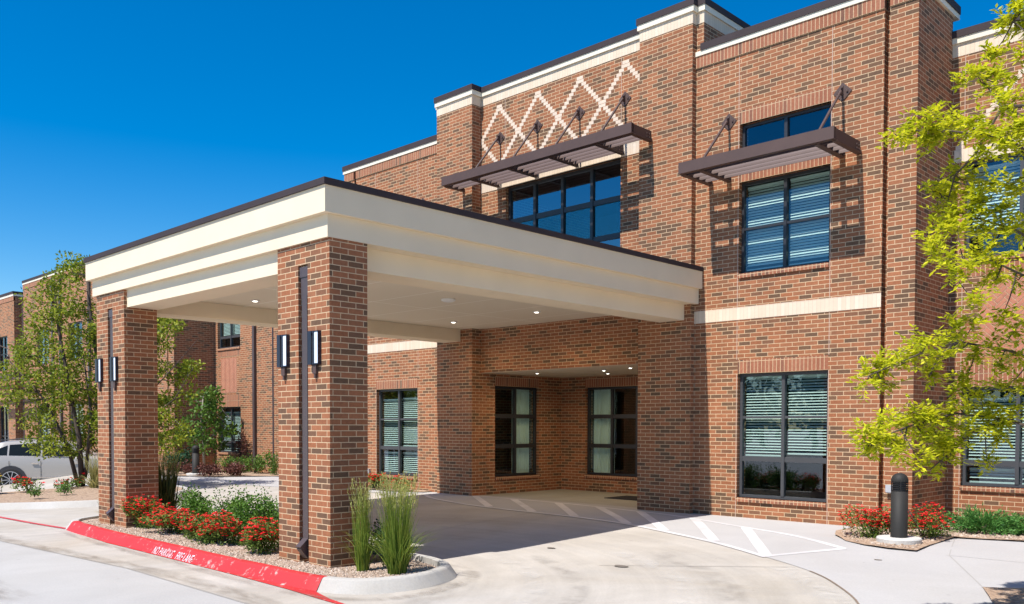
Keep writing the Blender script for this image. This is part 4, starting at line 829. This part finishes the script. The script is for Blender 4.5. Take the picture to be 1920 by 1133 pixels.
# lettering on the red kerb face
cu=bpy.data.curves.new('kerb_lettering','FONT'); cu.body='NO PARKING   FIRE LANE'; cu.size=.155; cu.extrude=.0015; cu.offset=.0018; cu.space_character=1.02
to=bpy.data.objects.new('kerb_lettering',cu); COL.objects.link(to)
dg=bpy.context.evaluated_depsgraph_get(); me=bpy.data.meshes.new_from_object(to.evaluated_get(dg)); bpy.data.objects.remove(to)
me.materials.clear(); me.materials.append(M_LETTER)
w=max(v.co.x for v in me.vertices); h=max(v.co.y for v in me.vertices)
for v in me.vertices: v.co.x*=1.20/w; v.co.y*=.118/h; v.co.x+=.10*v.co.y
to=bpy.data.objects.new('painted_lettering',me); COL.objects.link(to); to.parent=RK
# face of kerb: from (inner y - .195, z0-.04) to (inner y-.225, z0-.10): lay it on that slope
xa=-11.95; yin=5.443; z0=gz(xa,yin)+.135; AN=math.atan2(.137,.095)
to.matrix_world=Matrix.Translation((xa,yin-.205-.004*math.sin(AN),z0-.144+.004*math.cos(AN)))@Matrix.Rotation(-.024,4,'Z')@Matrix.Rotation(AN,4,'X')
to['label']='white stencilled NO PARKING FIRE LANE lettering'

# ------------------------------------------------------------------ plants
def leaf(mb,p,n,d,L,W):
    """diamond leaf at p with direction d"""
    d=d.normalized(); s=d.cross(n)
    if s.length<1e-3: s=d.orthogonal()
    s.normalize(); p=Vector(p)
    mb.face([p, p+d*L*.5+s*W*.5, p+d*L, p+d*L*.5-s*W*.5])
def rv(r): return Vector((r.gauss(0,1),r.gauss(0,1),r.gauss(0,1))).normalized()
def cloud(mb,c,rad,n,L,r,sq=1.0,up=.3,asp=.5):
    c=Vector(c)
    for _ in range(n):
        o=rv(r); rr=rad*(r.random()**.4); p=c+Vector((o.x*rr,o.y*rr,o.z*rr*sq)); d=(o*.7+rv(r)+Vector((0,0,up))).normalized()
        leaf(mb,p,rv(r)+Vector((0,0,.8)),d,L*r.uniform(.7,1.25),L*asp)
def bush(name,label,cat,loc,rx,ry,h,n,L,m,r,group=None,flowers=None,fm=None,nf=0,fr=.03,dense=.5,asp=.5,stems=None):
    T=empty(name,loc,label,cat,group); mb=MB(); x0,y0,z0=loc
    lumps=[(r.uniform(-.6,.6),r.uniform(-.6,.6),r.uniform(.18,.8),r.uniform(.3,.5)) for _ in range(12)]+[(0,0,.4,.6)]
    pts=[]
    for k in range(n):
        lx,ly,lz,lr=r.choice(lumps); o=rv(r); q=r.random()**.35*lr
        px=lx+o.x*q; py=ly+o.y*q; pz=max(.02,lz*.85+o.z*q*.75)
        p=Vector((x0+px*rx,y0+py*ry,z0+pz*h)); d=(Vector((px,py,.5))*.8+rv(r)).normalized()
        leaf(mb,p,rv(r)+Vector((0,-.2,1)),d,L*r.uniform(.7,1.3),L*asp)
        if q>lr*.6 and p.z>z0+h*.25 and (p.y<y0+ry*.3 or o.z>.3): pts.append((p,o))
    mb.build('foliage',m,T)
    st=MB()
    for k in range(7):
        a=r.uniform(0,6.28); q=r.uniform(.2,.7)
        st.tube([(x0,y0,z0-.02),(x0+math.cos(a)*rx*q*.4,y0+math.sin(a)*ry*q*.4,z0+h*.35),(x0+math.cos(a)*rx*q,y0+math.sin(a)*ry*q,z0+h*.75)],[.008,.006,.003],4,False)
    st.build('stem',stems or M_BARK,T)
    if nf and pts:
        f=MB()
        for k in range(nf):
            p,o=r.choice(pts); c=p+Vector((o.x*.02,o.y*.02,abs(o.z)*.03+.012)); rr=fr*r.uniform(.6,1.2)
            for j in range(7):
                a=j*.9+r.random(); d=Vector((math.cos(a),math.sin(a),r.uniform(.1,.8)))
                leaf(f,c,Vector((0,0,1)),d,rr,rr*.8)
        f.build('flowers',fm or L_RED,T)
    return T
r=random.Random(21)
RG='red rose bushes in the canopy island'
bush('rose_bush','red rose bush close to the far canopy pillar, leftmost in the island','rose bush',(-14.0,6.12,-.09),.50,.36,.50,2600,.05,L_ROSE,r,RG,nf=420,fr=.031)
bush('rose_bush','low red rose bush second from the far pillar in the island','rose bush',(-13.05,6.02,-.09),.52,.36,.42,2500,.05,L_ROSE,r,RG,nf=440,fr=.031)
bush('rose_bush','red rose bush in the middle of the island row, in front of the green shrubs','rose bush',(-12.15,6.02,-.09),.50,.36,.44,2500,.05,L_ROSE,r,RG,nf=440,fr=.031)
bush('rose_bush','red rose bush second from the near pillar in the island','rose bush',(-11.3,5.98,-.09),.50,.36,.45,2500,.048,L_ROSE,r,RG,nf=440,fr=.031)
bush('rose_bush','red rose bush touching the left edge of the near canopy pillar','rose bush',(-10.35,5.98,-.09),.52,.36,.48,2800,.046,L_ROSE,r,RG,nf=480,fr=.030)
SG='green shrubs behind the island roses'
for x,y,h,l in ((-13.35,6.62,.60,'green leafy shrub behind the island roses, nearest the far pillar'),(-12.5,6.66,.66,'tall green leafy shrub in the middle behind the island roses'),(-11.55,6.62,.66,'green leafy shrub right of the middle behind the island roses'),(-10.6,6.6,.62,'green leafy shrub beside the near canopy pillar, behind the roses')):
    T=bush('green_shrub',l,'shrub',(x,y,-.09),.52,.34,h,3200,.048,L_SHRUB,r,SG)
    sp=MB()
    for k in range(16):
        a=r.uniform(0,6.28); q=r.uniform(0,.45); px,py=x+math.cos(a)*q,y+math.sin(a)*q*.6; tz=-.09+h*r.uniform(.95,1.18)
        for j in range(9):
            z=-.09+h*.6+(tz+.09-h*.6)*j/8
            leaf(sp,(px+.01*j*math.cos(a),py,z),rv(r),(rv(r)+Vector((0,0,.6))).normalized(),.045,.022)
    sp.build('shoot',L_SHRUB,T)
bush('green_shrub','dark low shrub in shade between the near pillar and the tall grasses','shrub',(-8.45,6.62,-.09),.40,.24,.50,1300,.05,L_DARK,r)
WG='red rose bushes by the window behind the canopy'
bush('rose_bush','red rose bush under the left edge of the blinds window behind the canopy','rose bush',(-17.35,13.1,.02),.5,.22,.42,700,.07,L_ROSE,r,WG,nf=90,fr=.05)
bush('rose_bush','small red rose bush seen just above the tall grass tops','rose bush',(-16.35,13.12,.02),.34,.2,.34,500,.06,L_ROSE,r,WG,nf=50,fr=.05)
BG='red rose bushes around the near bollard'
bush('rose_bush','round red rose bush left of the near bollard','rose bush',(-4.93,12.28,.02),.46,.40,.46,2600,.036,L_ROSE,r,BG,nf=460,fr=.030)
bush('rose_bush','red rose bush right of the near bollard at the shaded wall corner','rose bush',(-4.42,12.72,.02),.42,.38,.50,2200,.036,L_ROSE,r,BG,nf=320,fr=.030)
JG='junipers along the right wall'
def juniper(loc,rx,ry,h,n,label):
    T=empty('juniper',loc,label,'juniper',JG); mb=MB(); x0,y0,z0=loc
    for k in range(n):
        a=r.uniform(0,6.28); e=r.uniform(.1,1.0); q=r.uniform(.3,1); base=Vector((x0+math.cos(a)*rx*.3*r.random(),y0+math.sin(a)*ry*.3*r.random(),z0+h*.2))
        tip=Vector((x0+math.cos(a)*rx*q,y0+math.sin(a)*ry*q,z0+h*e*(1.15-q*.55)))
        for j in range(16):
            t=.25+.75*j/15; p=base.lerp(tip,t)+rv(r)*.025
            leaf(mb,p,rv(r),((tip-base).normalized()+rv(r)*.55),.07*(1.2-t*.4),.016)
    mb.build('foliage',L_JUN,T)
    MB().tube([(x0,y0,z0-.02),(x0+.05,y0,z0+h*.4)],[.02,.012],5).build('stem',M_BARK,T)
juniper((-3.98,13.85,.02),.60,.42,.42,260,'spreading green juniper nearest the shaded brick corner on the right')
juniper((-3.30,13.95,.02),.52,.40,.36,220,'spreading green juniper cut by the right edge of the photo')
juniper((-2.3,13.95,.02),.52,.40,.36,120,'spreading green juniper outside the right edge')
# ornamental grasses
def grass(loc,h,spread,n,label,m=L_GRASS,seed=True,group=None,w=.0055,lean=.35,cat='ornamental grass'):
    T=empty('ornamental_grass',loc,label,cat,group); mb=MB(); sd=MB(); x0,y0,z0=loc
    for k in range(n):
        a=r.uniform(0,6.28); b=spread*.42*math.sqrt(r.random()); bx,by=x0+math.cos(a)*b,y0+math.sin(a)*b
        a2=a+r.gauss(0,.6); H=h*r.uniform(.55,1.0); out=spread*r.uniform(.05,.75)*(H/h); droop=r.random()<.24
        bow=r.gauss(0,.018)
        if droop: H*=.62; out=spread*r.uniform(1.0,2.2)
        side=Vector((-math.sin(a2),math.cos(a2),0))*w*r.uniform(.6,1.2); side.rotate(Matrix.Rotation(r.uniform(0,3.1),3,'Z')); prev=None; S_=6
        for j in range(S_+1):
            t=j/S_; z=H*(t if not droop else (t*1.25-.45*t**3)); o=out*(t**1.7)+bow*math.sin(t*3.14)
            p=Vector((bx+math.cos(a2)*o,by+math.sin(a2)*o,z0+z)); ww=side*(1-t*.85)
            if prev is not None: mb.face([prev[0],prev[1],p+ww,p-ww])
            prev=(p-ww,p+ww)
        if seed and not droop and r.random()<.5 and H>h*.7:
            d=Vector((math.cos(a2)*.25,math.sin(a2)*.25,1)).normalized(); c=p
            for j in range(9):
                leaf(sd,c+d*(.016*j-.06),rv(r),(d+rv(r)*.35),.035,.009)
    mb.build('blades',m,T)
    if seed: sd.build('seed_heads',L_SEED,T)
    return T
grass((-8.14,5.98,-.09),.98,.16,260,'slimmer clump of tall green grass against the near pillar')
grass((-7.70,6.12,-.09),1.05,.25,640,'fuller clump of tall green grass at the nose of the island')
grass((-8.1,6.42,-.09),.75,.35,160,'arching grass clump in shade between the two tall clumps',seed=False)
grass((-14.85,6.75,-.09),1.15,.32,520,'dark shaded clump of tall grass just right of the far canopy pillar',m=leafmat('shaded_grass',(.05,.08,.02),(.16,.17,.05),.25),w=.012)  # blade colour darkened for the shade this clump stands in
grass((-15.95,6.2,-.09),.42,.22,90,'small thin grass tuft left of the foot of the far canopy pillar',seed=False,m=L_DRYG)
grass((-22.75,8.65,-.05),.85,.42,260,'dry yellowish grass clump at the foot of the left trees',m=L_DRYG,w=.014)
for x,y,h,l in ((-21.3,7.35,.22,'small grey-green tuft in front of the left trees'),(-20.9,6.6,.24,'tiny thin tuft at the kerb of the far left bed')):
    bush('green_shrub',l,'shrub',(x,y,.0),.2,.2,h,260,.05,L_SHRUB,r)
bush('yellow_flower_bush','yellow flowers at the very left edge of the photo beside the silver car wheel','flower bush',(-23.15,6.3,-.02),.40,.35,.48,520,.06,L_ROSE,r,nf=110,fm=L_YFL,fr=.07)
bush('rose_bush','low rose bush with dark red blooms right of the yellow flowers','rose bush',(-22.9,7.1,-.02),.55,.35,.36,520,.06,L_ROSE,r,nf=26,fr=.07)
bush('rose_bush','low sparse rose bush in front of the silver car door','rose bush',(-23.2,8.0,-.02),.6,.3,.26,420,.06,L_ROSE,r,nf=14,fr=.06)
bush('rose_bush','small red rose bush beside the trunks of the left trees','rose bush',(-23.5,8.5,-.02),.28,.25,.34,220,.06,L_ROSE,r,nf=14,fr=.07)
# bed in front of the left recessed wall
PG='dark red low shrubs around the far bollard'
for x,y,rx,l in ((-26.6,12.75,.65,'dark red low shrub left of the far bollard'),(-25.35,12.95,.55,'dark red low shrub right of the far bollard'),(-24.75,13.4,.5,'dark red low shrub farthest right from the far bollard')):
    bush('purple_shrub',l,'shrub',(x,y,.02),rx,.45,.42,800,.08,L_PURP,r,PG)
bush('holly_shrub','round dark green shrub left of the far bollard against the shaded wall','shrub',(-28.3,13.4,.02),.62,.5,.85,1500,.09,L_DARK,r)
bush('green_shrub','light green low shrub at the foot of the small tree','shrub',(-26.6,14.15,.02),.5,.4,.55,800,.06,L_MID,r)
bush('green_shrub','dark twiggy shrub below the ground-floor window of the recessed wall','shrub',(-26.9,14.55,.02),.45,.3,.55,500,.07,L_PURP,r)
bush('green_shrub','feathery green shrub below and right of the recessed window','shrub',(-26.2,14.45,.02),.5,.35,.55,700,.07,L_MID,r)
bush('green_shrub','tallest feathery green shrub beside the downspout of the recessed wall','shrub',(-25.35,14.45,.02),.55,.35,.72,800,.07,L_MID,r)
bush('purple_shrub','narrow upright dark shrub in front of the brick beside the downspout','shrub',(-26.62,14.72,.02),.26,.16,1.5,520,.07,L_PURP,r)
bush('green_shrub','green shrub partly hidden by the near pillar in front of the left wall slot','shrub',(-24.3,14.5,.02),.35,.3,.8,420,.08,L_MID,r)

# ------------------------------------------------------------------ trees
def tree(name,label,base,stems,clusters,lm,bm,rad,nl,L,r,group=None,trad=.08,sq=.75,twig=.012):
    T=empty(name,base,label,'tree',group)
    t=MB(); nodes=[]
    for s in stems:
        pts=[Vector(p) for p in s['p']]; n=len(pts); rr=[s['r']*(1-.75*i/(n-1)) for i in range(n)]
        t.tube(pts,rr,9)
        for i in range(n-1):
            for k in range(5): nodes.append(pts[i].lerp(pts[i+1],k/5))
        nodes.append(pts[-1])
    t.build('trunk',bm,T,smooth=True)
    lim=MB(); lf=MB()
    for c in clusters:
        c=Vector(c); nb=min(nodes,key=lambda q:(q-c).length+max(0,(q.z-c.z))*1.3)
        mid=nb.lerp(c,.5)+Vector((0,0,-.06*(c-nb).length)); lim.tube([nb,mid,c],[twig*1.5,twig,twig*.4],4,False)
        cloud(lf,c,rad*r.uniform(.75,1.25),int(nl*r.uniform(.7,1.2)),L,r,sq,-.05)
    lim.build('branches',bm,T); lf.build('crown',lm,T)
    return T
TG='young trees left of the canopy'
tree('leafy_tree','multi-stemmed tree with ragged crown left of the far pillar, in front of the silver car',(-23.5,8.55,-.15),
 [dict(r=.075,p=[(-23.5,8.55,-.15),(-23.55,8.5,1.2),(-23.8,8.35,2.6),(-24.1,8.2,4.2),(-24.2,8.15,5.3)]),dict(r=.06,p=[(-23.55,8.5,-.15),(-23.75,8.3,1.0),(-24.2,7.9,2.2),(-24.9,7.3,3.2)]),dict(r=.05,p=[(-23.45,8.6,.2),(-23.4,8.75,1.8),(-23.5,8.6,3.4)]),dict(r=.04,p=[(-23.8,8.35,2.4),(-24.4,7.8,3.2),(-25.2,7.1,3.6)])],
 TA_CL,L_TREE,M_BARK,.27,100,.10,r,TG,sq=.8)
tree('leafy_tree','tree with two dark upright trunks touching the far canopy pillar',(-23.3,8.95,-.15),
 [dict(r=.10,p=[(-23.3,8.95,-.15),(-23.25,9.0,1.4),(-23.4,8.95,3.0),(-23.55,8.8,4.5),(-23.6,8.75,5.6)]),dict(r=.06,p=[(-23.3,9.0,.5),(-23.0,9.25,2.2),(-22.9,9.35,4.0)])],
 TB_CL,L_TREE,M_BARK,.27,100,.10,r,TG,sq=.8)
tree('leafy_tree','tree behind the far canopy pillar, its crown showing on the pillar right side',(-22.2,9.35,-.1),
 [dict(r=.10,p=[(-22.2,9.35,-.1),(-22.1,9.4,1.6),(-21.9,9.6,3.2),(-21.9,9.6,4.8)]),dict(r=.02,p=[(-22.0,9.5,2.2),(-21.4,10.0,3.0),(-20.9,10.4,3.7)]),dict(r=.018,p=[(-22.0,9.5,1.6),(-21.4,10.0,2.2),(-21.1,10.3,2.9)])],
 TC_CL+TC_X,L_TREE,M_BARK,.28,120,.10,r,TG)
tree('small_tree','small broad-leaved tree with pale trunk beside the far bollard',(-27.4,13.8,0),
 [dict(r=.05,p=[(-27.4,13.8,0),(-27.42,13.78,.9),(-27.5,13.75,1.7),(-27.45,13.8,2.5)]),dict(r=.025,p=[(-27.42,13.78,.8),(-27.0,14.1,1.5),(-26.7,14.3,1.8)]),dict(r=.025,p=[(-27.42,13.78,.8),(-27.9,13.4,1.4),(-28.2,13.2,1.7)])],
 TS_CL,L_MID,M_BARKL,.22,44,.14,r)
def rtree():
    base=(-.75,8.35,0); T=empty('honey_locust_tree',base,'yellow-green tree reaching into the picture from the right edge','tree')
    t=MB(); hub=[(-.75,8.35,0),(-.78,8.33,1.2),(-.80,8.3,2.4),(-.85,8.28,3.6),(-.86,8.25,5.0),(-.85,8.3,6.4)]
    t.tube(hub,[.13,.11,.095,.08,.06,.03],12); t.build('trunk',M_BARK,T,smooth=True)
    lim=MB(); nodes=[]; hv=[Vector(h).lerp(Vector(k),q/6) for h,k in zip(hub,hub[1:]) for q in range(6)]
    for b in RT_BR:
        pts=[Vector(p) for p in b]; 
        if pts[0].x>-2.1:
            st=min(hv,key=lambda q:abs(q.z-(pts[0].z-.25))); pts=[st,st.lerp(pts[0],.5)+Vector((0,0,.05))]+pts
        n=len(pts); lim.tube(pts,[.020*(1-.8*i/(n-1)) for i in range(n)],6,False)
        for i in range(n-1):
            for k in range(6): nodes.append(pts[i].lerp(pts[i+1],k/6))
        nodes.append(pts[-1])
    cl=[Vector(c) for c in RT_CL]
    rr=random.Random(8)
    extra=[]          # the part of the crown outside the frame
    while len(extra)<150:
        o=rv(rr); q=rr.random()**.4; p=Vector((-.75+o.x*2.0*q,8.45+o.y*1.7*q,4.2+o.z*2.6*q))
        if p.x>-.15*p.y*1.0-.62 and p.z>1.4: extra.append(p)
    lf=MB()
    for i,c in enumerate(cl+extra):
        nb=min(nodes+(hv[8:] if i>=len(cl) else []),key=lambda q:(q-c).length)
        mid=nb.lerp(c,.5)+Vector((0,0,-.03)); lim.tube([nb,mid,c],[.007,.005,.002],4,False)
        inf=i<len(cl); R_=.12 if inf else .22; k=rr.randint(10,15) if inf else 11
        # twigs carrying small paired leaflets
        for j in range(k):
            d=(rv(rr)+Vector((0,0,-.1))).normalized(); s=c+rv(rr)*R_*.35; Lt=R_*rr.uniform(.6,1.2)
            for q in range(6):
                p=s+d*Lt*(q/5); side=d.cross(Vector((0,0,1)))
                side=side.normalized() if side.length>.01 else Vector((1,0,0))
                for sg in (-1,1):
                    dd=(d*.6+side*sg+rv(rr)*.45).normalized(); leaf(lf,p,rv(rr)*.5+Vector((0,0,1)),dd,rr.uniform(.042,.072)*(1 if inf else 1.5),.024*(1 if inf else 1.6))
    lim.build('branches',M_BARK,T); lf.build('crown',L_YEL,T)
rtree()

# ------------------------------------------------------------------ bollards, doormat
def bollard(x,y,label):
    z=gz(x,y); T=empty('bollard',(x,y,z),label,'bollard','grey bollard lights')
    MB().lathe(x,y,[(.0,z-.02),(.275,z-.02),(.28,z+.075),(.27,z+.09),(.0,z+.092)],36).build('footing',M_BOLC,T)
    MB().lathe(x,y,[(.108,z+.085),(.106,z+.10),(.106,z+.70)],30).build('post',M_BOL,T,smooth=True)
    lv=MB(); lv.lathe(x,y,[(.085,z+.69),(.085,z+.83)],24)
    for k in range(5): zz_=z+.705+k*.026; lv.lathe(x,y,[(.086,zz_+.012),(.108,zz_),(.108,zz_+.006),(.086,zz_+.016)],30)
    for a in range(4):
        c,s_=math.cos(a*1.57+.5),math.sin(a*1.57+.5); lv.tube([(x+c*.1,y+s_*.1,z+.70),(x+c*.1,y+s_*.1,z+.83)],[.007,.007],6)
    lv.build('louver',M_BOLD,T)
    MB().lathe(x,y,[(.106,z+.825),(.108,z+.84),(.104,z+.865),(.088,z+.90),(.06,z+.925),(.03,z+.938),(.004,z+.94)],30).build('dome_cap',M_BOL,T,smooth=True)
bollard(-4.46,11.95,'dark grey dome-topped bollard in front of the right brick corner')
bollard(-25.57,12.60,'dark grey dome-topped bollard seen between the two canopy pillars')
o=MB().box(-11.75,-10.3,14.95,15.75,.004,.018).build('doormat',M_MAT); tag(o,'black doormat on the porch floor by the right pier','doormat')

# ------------------------------------------------------------------ cars
def car(name,paint,loc,hdg,label):
    T=empty(name,loc,label,'car'); ca,sa=hdg
    def W(x,y,z): return (loc[0]+x*ca-y*sa, loc[1]+x*sa+y*ca, loc[2]+z)     # x forward, y to the left
    st=[(-0.98, 0.7, 0.45, 0.87, 1.05, 0.7, 1.07), (-0.92, 0.84, 0.32, 0.91, 1.09, 0.72, 1.3), (-0.7, 0.91, 0.28, 0.93, 1.13, 0.72, 1.52), (-0.2, 0.94, 0.27, 0.93, 1.14, 0.72, 1.62), (0.6, 0.945, 0.27, 0.92, 1.12, 0.72, 1.655), (1.3, 0.945, 0.27, 0.91, 1.1, 0.72, 1.64), (1.75, 0.945, 0.27, 0.9, 1.09, 0.7, 1.56), (2.3, 0.945, 0.27, 0.9, 1.09, 0.76, 1.22), (2.62, 0.94, 0.27, 0.82, 0.98, 0.8, 1.04), (3.2, 0.93, 0.28, 0.8, 0.92, 0.8, 0.97), (3.55, 0.88, 0.3, 0.74, 0.84, 0.74, 0.86), (3.75, 0.74, 0.38, 0.62, 0.7, 0.6, 0.72)]
    b=MB(); ring=[]
    for x,w,zb,zm,zt,wr,zr in st:
        half=[(0,zb),(w*.86,zb),(w*.985,zb+.10),(w,zm-.12),(w*.985,zm),(w*.965,zt),(wr*.98,zr-.05 if zr-zt>.1 else zt+.6*(zr-zt)),(wr*.80,zr),(0,zr+.015)]
        full=[(-y,z) for y,z in half[1:-1]][::-1]
        prof=[(y,z) for y,z in half]+[( -y,z) for y,z in half[1:-1]][::-1]
        n0=len(b.v); b.v+=[W(x,y,z) for y,z in prof]; ring.append((n0,len(prof)))
    for (a,n),(c,_) in zip(ring,ring[1:]):
        for k in range(n): b.f.append((a+k,c+k,c+(k+1)%n,a+(k+1)%n))
    b.f.append(tuple(ring[0][0]+k for k in range(ring[0][1]))); b.f.append(tuple(ring[-1][0]+k for k in reversed(range(ring[-1][1]))))
    body=b.build('body',paint,T,smooth=True)
    md=body.modifiers.new('es','EDGE_SPLIT'); md.split_angle=R(40)
    def sidept(x,t,s,e=.012):        # t 0 belt .. 1 roof edge
        for q0,q1 in zip(st,st[1:]):
            if q0[0]<=x<=q1[0]:
                u=(x-q0[0])/(q1[0]-q0[0]); v=[q0[i]+(q1[i]-q0[i])*u for i in range(7)]; break
        w,zt,wr,zr=v[1],v[4],v[5],v[6]; ya,za=w*.965,zt; yb,zb_=wr*.98,zr-.05
        return W(x,s*(ya+(yb-ya)*t+e),za+(zb_-za)*t)
    for s in (-1,1):
        for xs in ([(-.62,.10),(-.45,.55),(-.12,.80),(-.12,.06)],[(-.06,.06),(-.06,.84),(.85,.90),(.85,.05)],[(.92,.05),(.92,.90),(1.45,.88),(1.72,.70),(2.18,.10)]):
            g_=MB(); n=10
            xa=[p[0] for p in xs]; 
            g_.face([sidept(x,t,s) for x,t in (xs if s<0 else xs[::-1])]); g_.build('window',M_CARG,T)
        m=MB(); m.bar(sidept(-.6,.03,s,.016),sidept(2.2,.03,s,.016),.015,.02); m.build('chrome_trim',M_CHROME,T)
        m=MB(); m.box(0,0,0,0,0,0); m=MB()
        for x in (.70,1.85): m.bar(W(x-.09,s*.965,.90),W(x+.09,s*.965,.90),.03,.03)
        m.build('door_handle',M_CHROME,T)
        m=MB()
        for x0_,x1_ in ((.88,.88),(2.05,2.05),(-.05,-.05)): m.bar(W(x0_,s*.946,.36),W(x1_,s*.946,.98),.008,.012)
        m.bar(W(.35,s*.95,.36),W(2.5,s*.95,.36),.02,.03); m.build('door_gap',M_CLAD,T)
        m=MB(); m.bar(W(.42,s*.948,.30),W(2.45,s*.948,.30),.05,.11); m.build('sill_cladding',M_CLAD,T)
        m=MB(); m.bar(W(.6,s*.955,.44),W(2.3,s*.955,.43),.02,.02); m.build('chrome_trim',M_CHROME,T)
        m=MB(); c=W(2.02,s*1.06,1.04); m.tube([W(1.93,s*1.06,1.04),W(1.97,s*1.06,1.04),W(2.08,s*1.06,1.04),W(2.13,s*1.05,1.03)],[.05,.085,.08,.03],8); m.bar(W(2.03,s*.92,1.0),W(2.03,s*1.03,1.02),.05); m.build('mirror',paint,T,smooth=True)
        for wx_ in (0,2.86):
            ar=MB(); n0=len(ar.v); K_=20
            ar.v+=[W(wx_,s*.952,.36)]+[W(wx_+.47*math.cos(k*2*math.pi/K_),s*.952,max(.2,.36+.47*math.sin(k*2*math.pi/K_))) for k in range(K_)]
            ar.f+=[((n0,n0+1+k,n0+1+(k+1)%K_) if s<0 else (n0,n0+1+(k+1)%K_,n0+1+k)) for k in range(K_)]
            ar.build('wheel_arch',M_CLAD,T)
            def wheel_ring(prof,name,m_,par):
                q=MB(); S_=28; n0=0
                for rr_,yy in prof:
                    for k in range(S_): a=2*math.pi*k/S_; q.v.append(W(wx_+rr_*math.cos(a),s*yy,.37+rr_*math.sin(a)))
                for i in range(len(prof)-1):
                    for k in range(S_):
                        a=i*S_+k; c=i*S_+(k+1)%S_; q.f.append((a,c,c+S_,a+S_))
                q.f.append(tuple(range(S_))); q.f.append(tuple((len(prof)-1)*S_+k for k in range(S_)))
                return q.build(name,m_,par)
            wh=wheel_ring([(.33,.76),(.365,.80),(.368,.93),(.35,.965),(.28,.97),(.27,.955)],'wheel',M_TYRE,T)
            q=MB()
            for k in range(10):
                a=2*math.pi*k/10; q.bar(W(wx_+.03*math.cos(a),s*.966,.37+.03*math.sin(a)),W(wx_+.26*math.cos(a+.06),s*.972,.37+.26*math.sin(a+.06)),.03,.02)
            for k in range(28):
                a=2*math.pi*k/28; c=2*math.pi*(k+1)/28; q.bar(W(wx_+.265*math.cos(a),s*.97,.37+.265*math.sin(a)),W(wx_+.265*math.cos(c),s*.97,.37+.265*math.sin(c)),.025,.02)
            q.build('rim',M_RIM,wh)
    MB().bar(W(.42,0,.24),W(2.44,0,.24),1.7,.20).bar(W(-.75,0,.30),W(-.40,0,.30),1.4,.16).bar(W(3.2,0,.28),W(3.6,0,.28),1.4,.16).build('underbody',M_TYRE,T)
    m=MB(); m.face([W(1.86,-.60,1.52),W(2.50,-.70,1.10),W(2.50,.70,1.10),W(1.86,.60,1.52)]); m.build('windscreen',M_CARG,T)
    m=MB()
    for s in (-1,1): m.box(0,0,0,0,0,0); m=m
    for s in (-1,1):
        m=MB(); m.bar(W(3.52,s*.60,.70),W(3.70,s*.52,.68),.2,.10); m.build('headlight',M_LAMPG,T)
        m=MB(); m.bar(W(-.93,s*.80,1.0),W(-.99,s*.55,1.0),.05,.10); m.build('tail_light',L_RED,T)
        m=MB(); m.tube([W(-.45,s*.60,1.64),W(.3,s*.60,1.70),(W(1.35,s*.60,1.66))],[.015,.018,.015],6); m.build('roof_rail',M_CLAD,T,smooth=True)
    return T
car('parked_car',M_CARW,(-32.52,9.76,-.61),(.48,.877),'silver SUV parked behind the left trees, its rear wheel at the left edge')
car('parked_car',M_CARR,(-42.2,8.6,-.55),(.48,.877),'dark red car showing only its roof end behind the silver SUV')

# ------------------------------------------------------------------ camera, sun, sky
cam=bpy.data.cameras.new('camera'); co=bpy.data.objects.new('camera',cam); COL.objects.link(co)
cam.sensor_width=36; cam.sensor_fit='HORIZONTAL'; cam.lens=31.163; cam.shift_y=(844.67-566.5)/1920; cam.clip_end=2000; cam.clip_start=.05
r_=(0.717796474153069,0.6962503370083927,0.001920913616549404); d_=(0.020883457710439982,-0.018771863326371752,-0.999605671423143); f_=(-0.6959397264759922,0.7175535418092198,-0.028014491777747296)
co.matrix_world=Matrix(((r_[0],-d_[0],-f_[0],0),(r_[1],-d_[1],-f_[1],0),(r_[2],-d_[2],-f_[2],1.554),(0,0,0,1)))
S.camera=co
sd=Vector((-.075,-1,1.62)).normalized()
sl=bpy.data.lights.new('sun','SUN'); sl.energy=SUN_E; sl.angle=R(.53); sl.color=(1,.935,.87)
so=bpy.data.objects.new('sun',sl); COL.objects.link(so); so.rotation_euler=(-sd).to_track_quat('-Z','Y').to_euler(); so.location=(0,0,20)
w=bpy.data.worlds.new('World'); S.world=w; w.use_nodes=True; nt=w.node_tree
bg=nt.nodes['Background']; sky=nt.nodes.new('ShaderNodeTexSky'); sky.sky_type='NISHITA'; sky.sun_disc=False
sky.sun_elevation=math.asin(sd.z); sky.sun_rotation=math.atan2(sd.x,sd.y); sky.altitude=300; sky.air_density=SKY_AIR; sky.dust_density=.15; sky.ozone_density=SKY_OZ
hs=nt.nodes.new('ShaderNodeHueSaturation'); hs.inputs['Saturation'].default_value=SKY_SAT; hs.inputs['Hue'].default_value=SKY_HUE
nt.links.new(sky.outputs[0],hs.inputs['Color']); nt.links.new(hs.outputs[0],bg.inputs[0]); bg.inputs[1].default_value=SKY_E
vs=S.view_settings; vs.view_transform='Standard'; vs.look='None'; vs.exposure=EXPO; vs.gamma=1; vs.use_curve_mapping=False
S.render.film_transparent=False
cy=S.cycles; cy.max_bounces=8; cy.transparent_max_bounces=16; cy.diffuse_bounces=4; cy.use_denoising=True
# far side of the street, behind the camera: seen only as reflections in the glass
tl=MB(); rr=random.Random(4)
for k in range(34):
    x=-75+k*4.2+rr.uniform(-1.5,1.5); y=-48+rr.uniform(-6,6); h=rr.uniform(5,9)
    for q in range(14): cloud(tl,(x+rr.uniform(-2.2,2.2),y+rr.uniform(-2,2),rr.uniform(.8,h)),1.5,26,.8,rr,.8,.1)
    tl.tube([(x,y,-.3),(x,y,h*.7)],[.2,.1],6)
o=tl.build('street_trees',L_DARK); o['kind']='stuff'
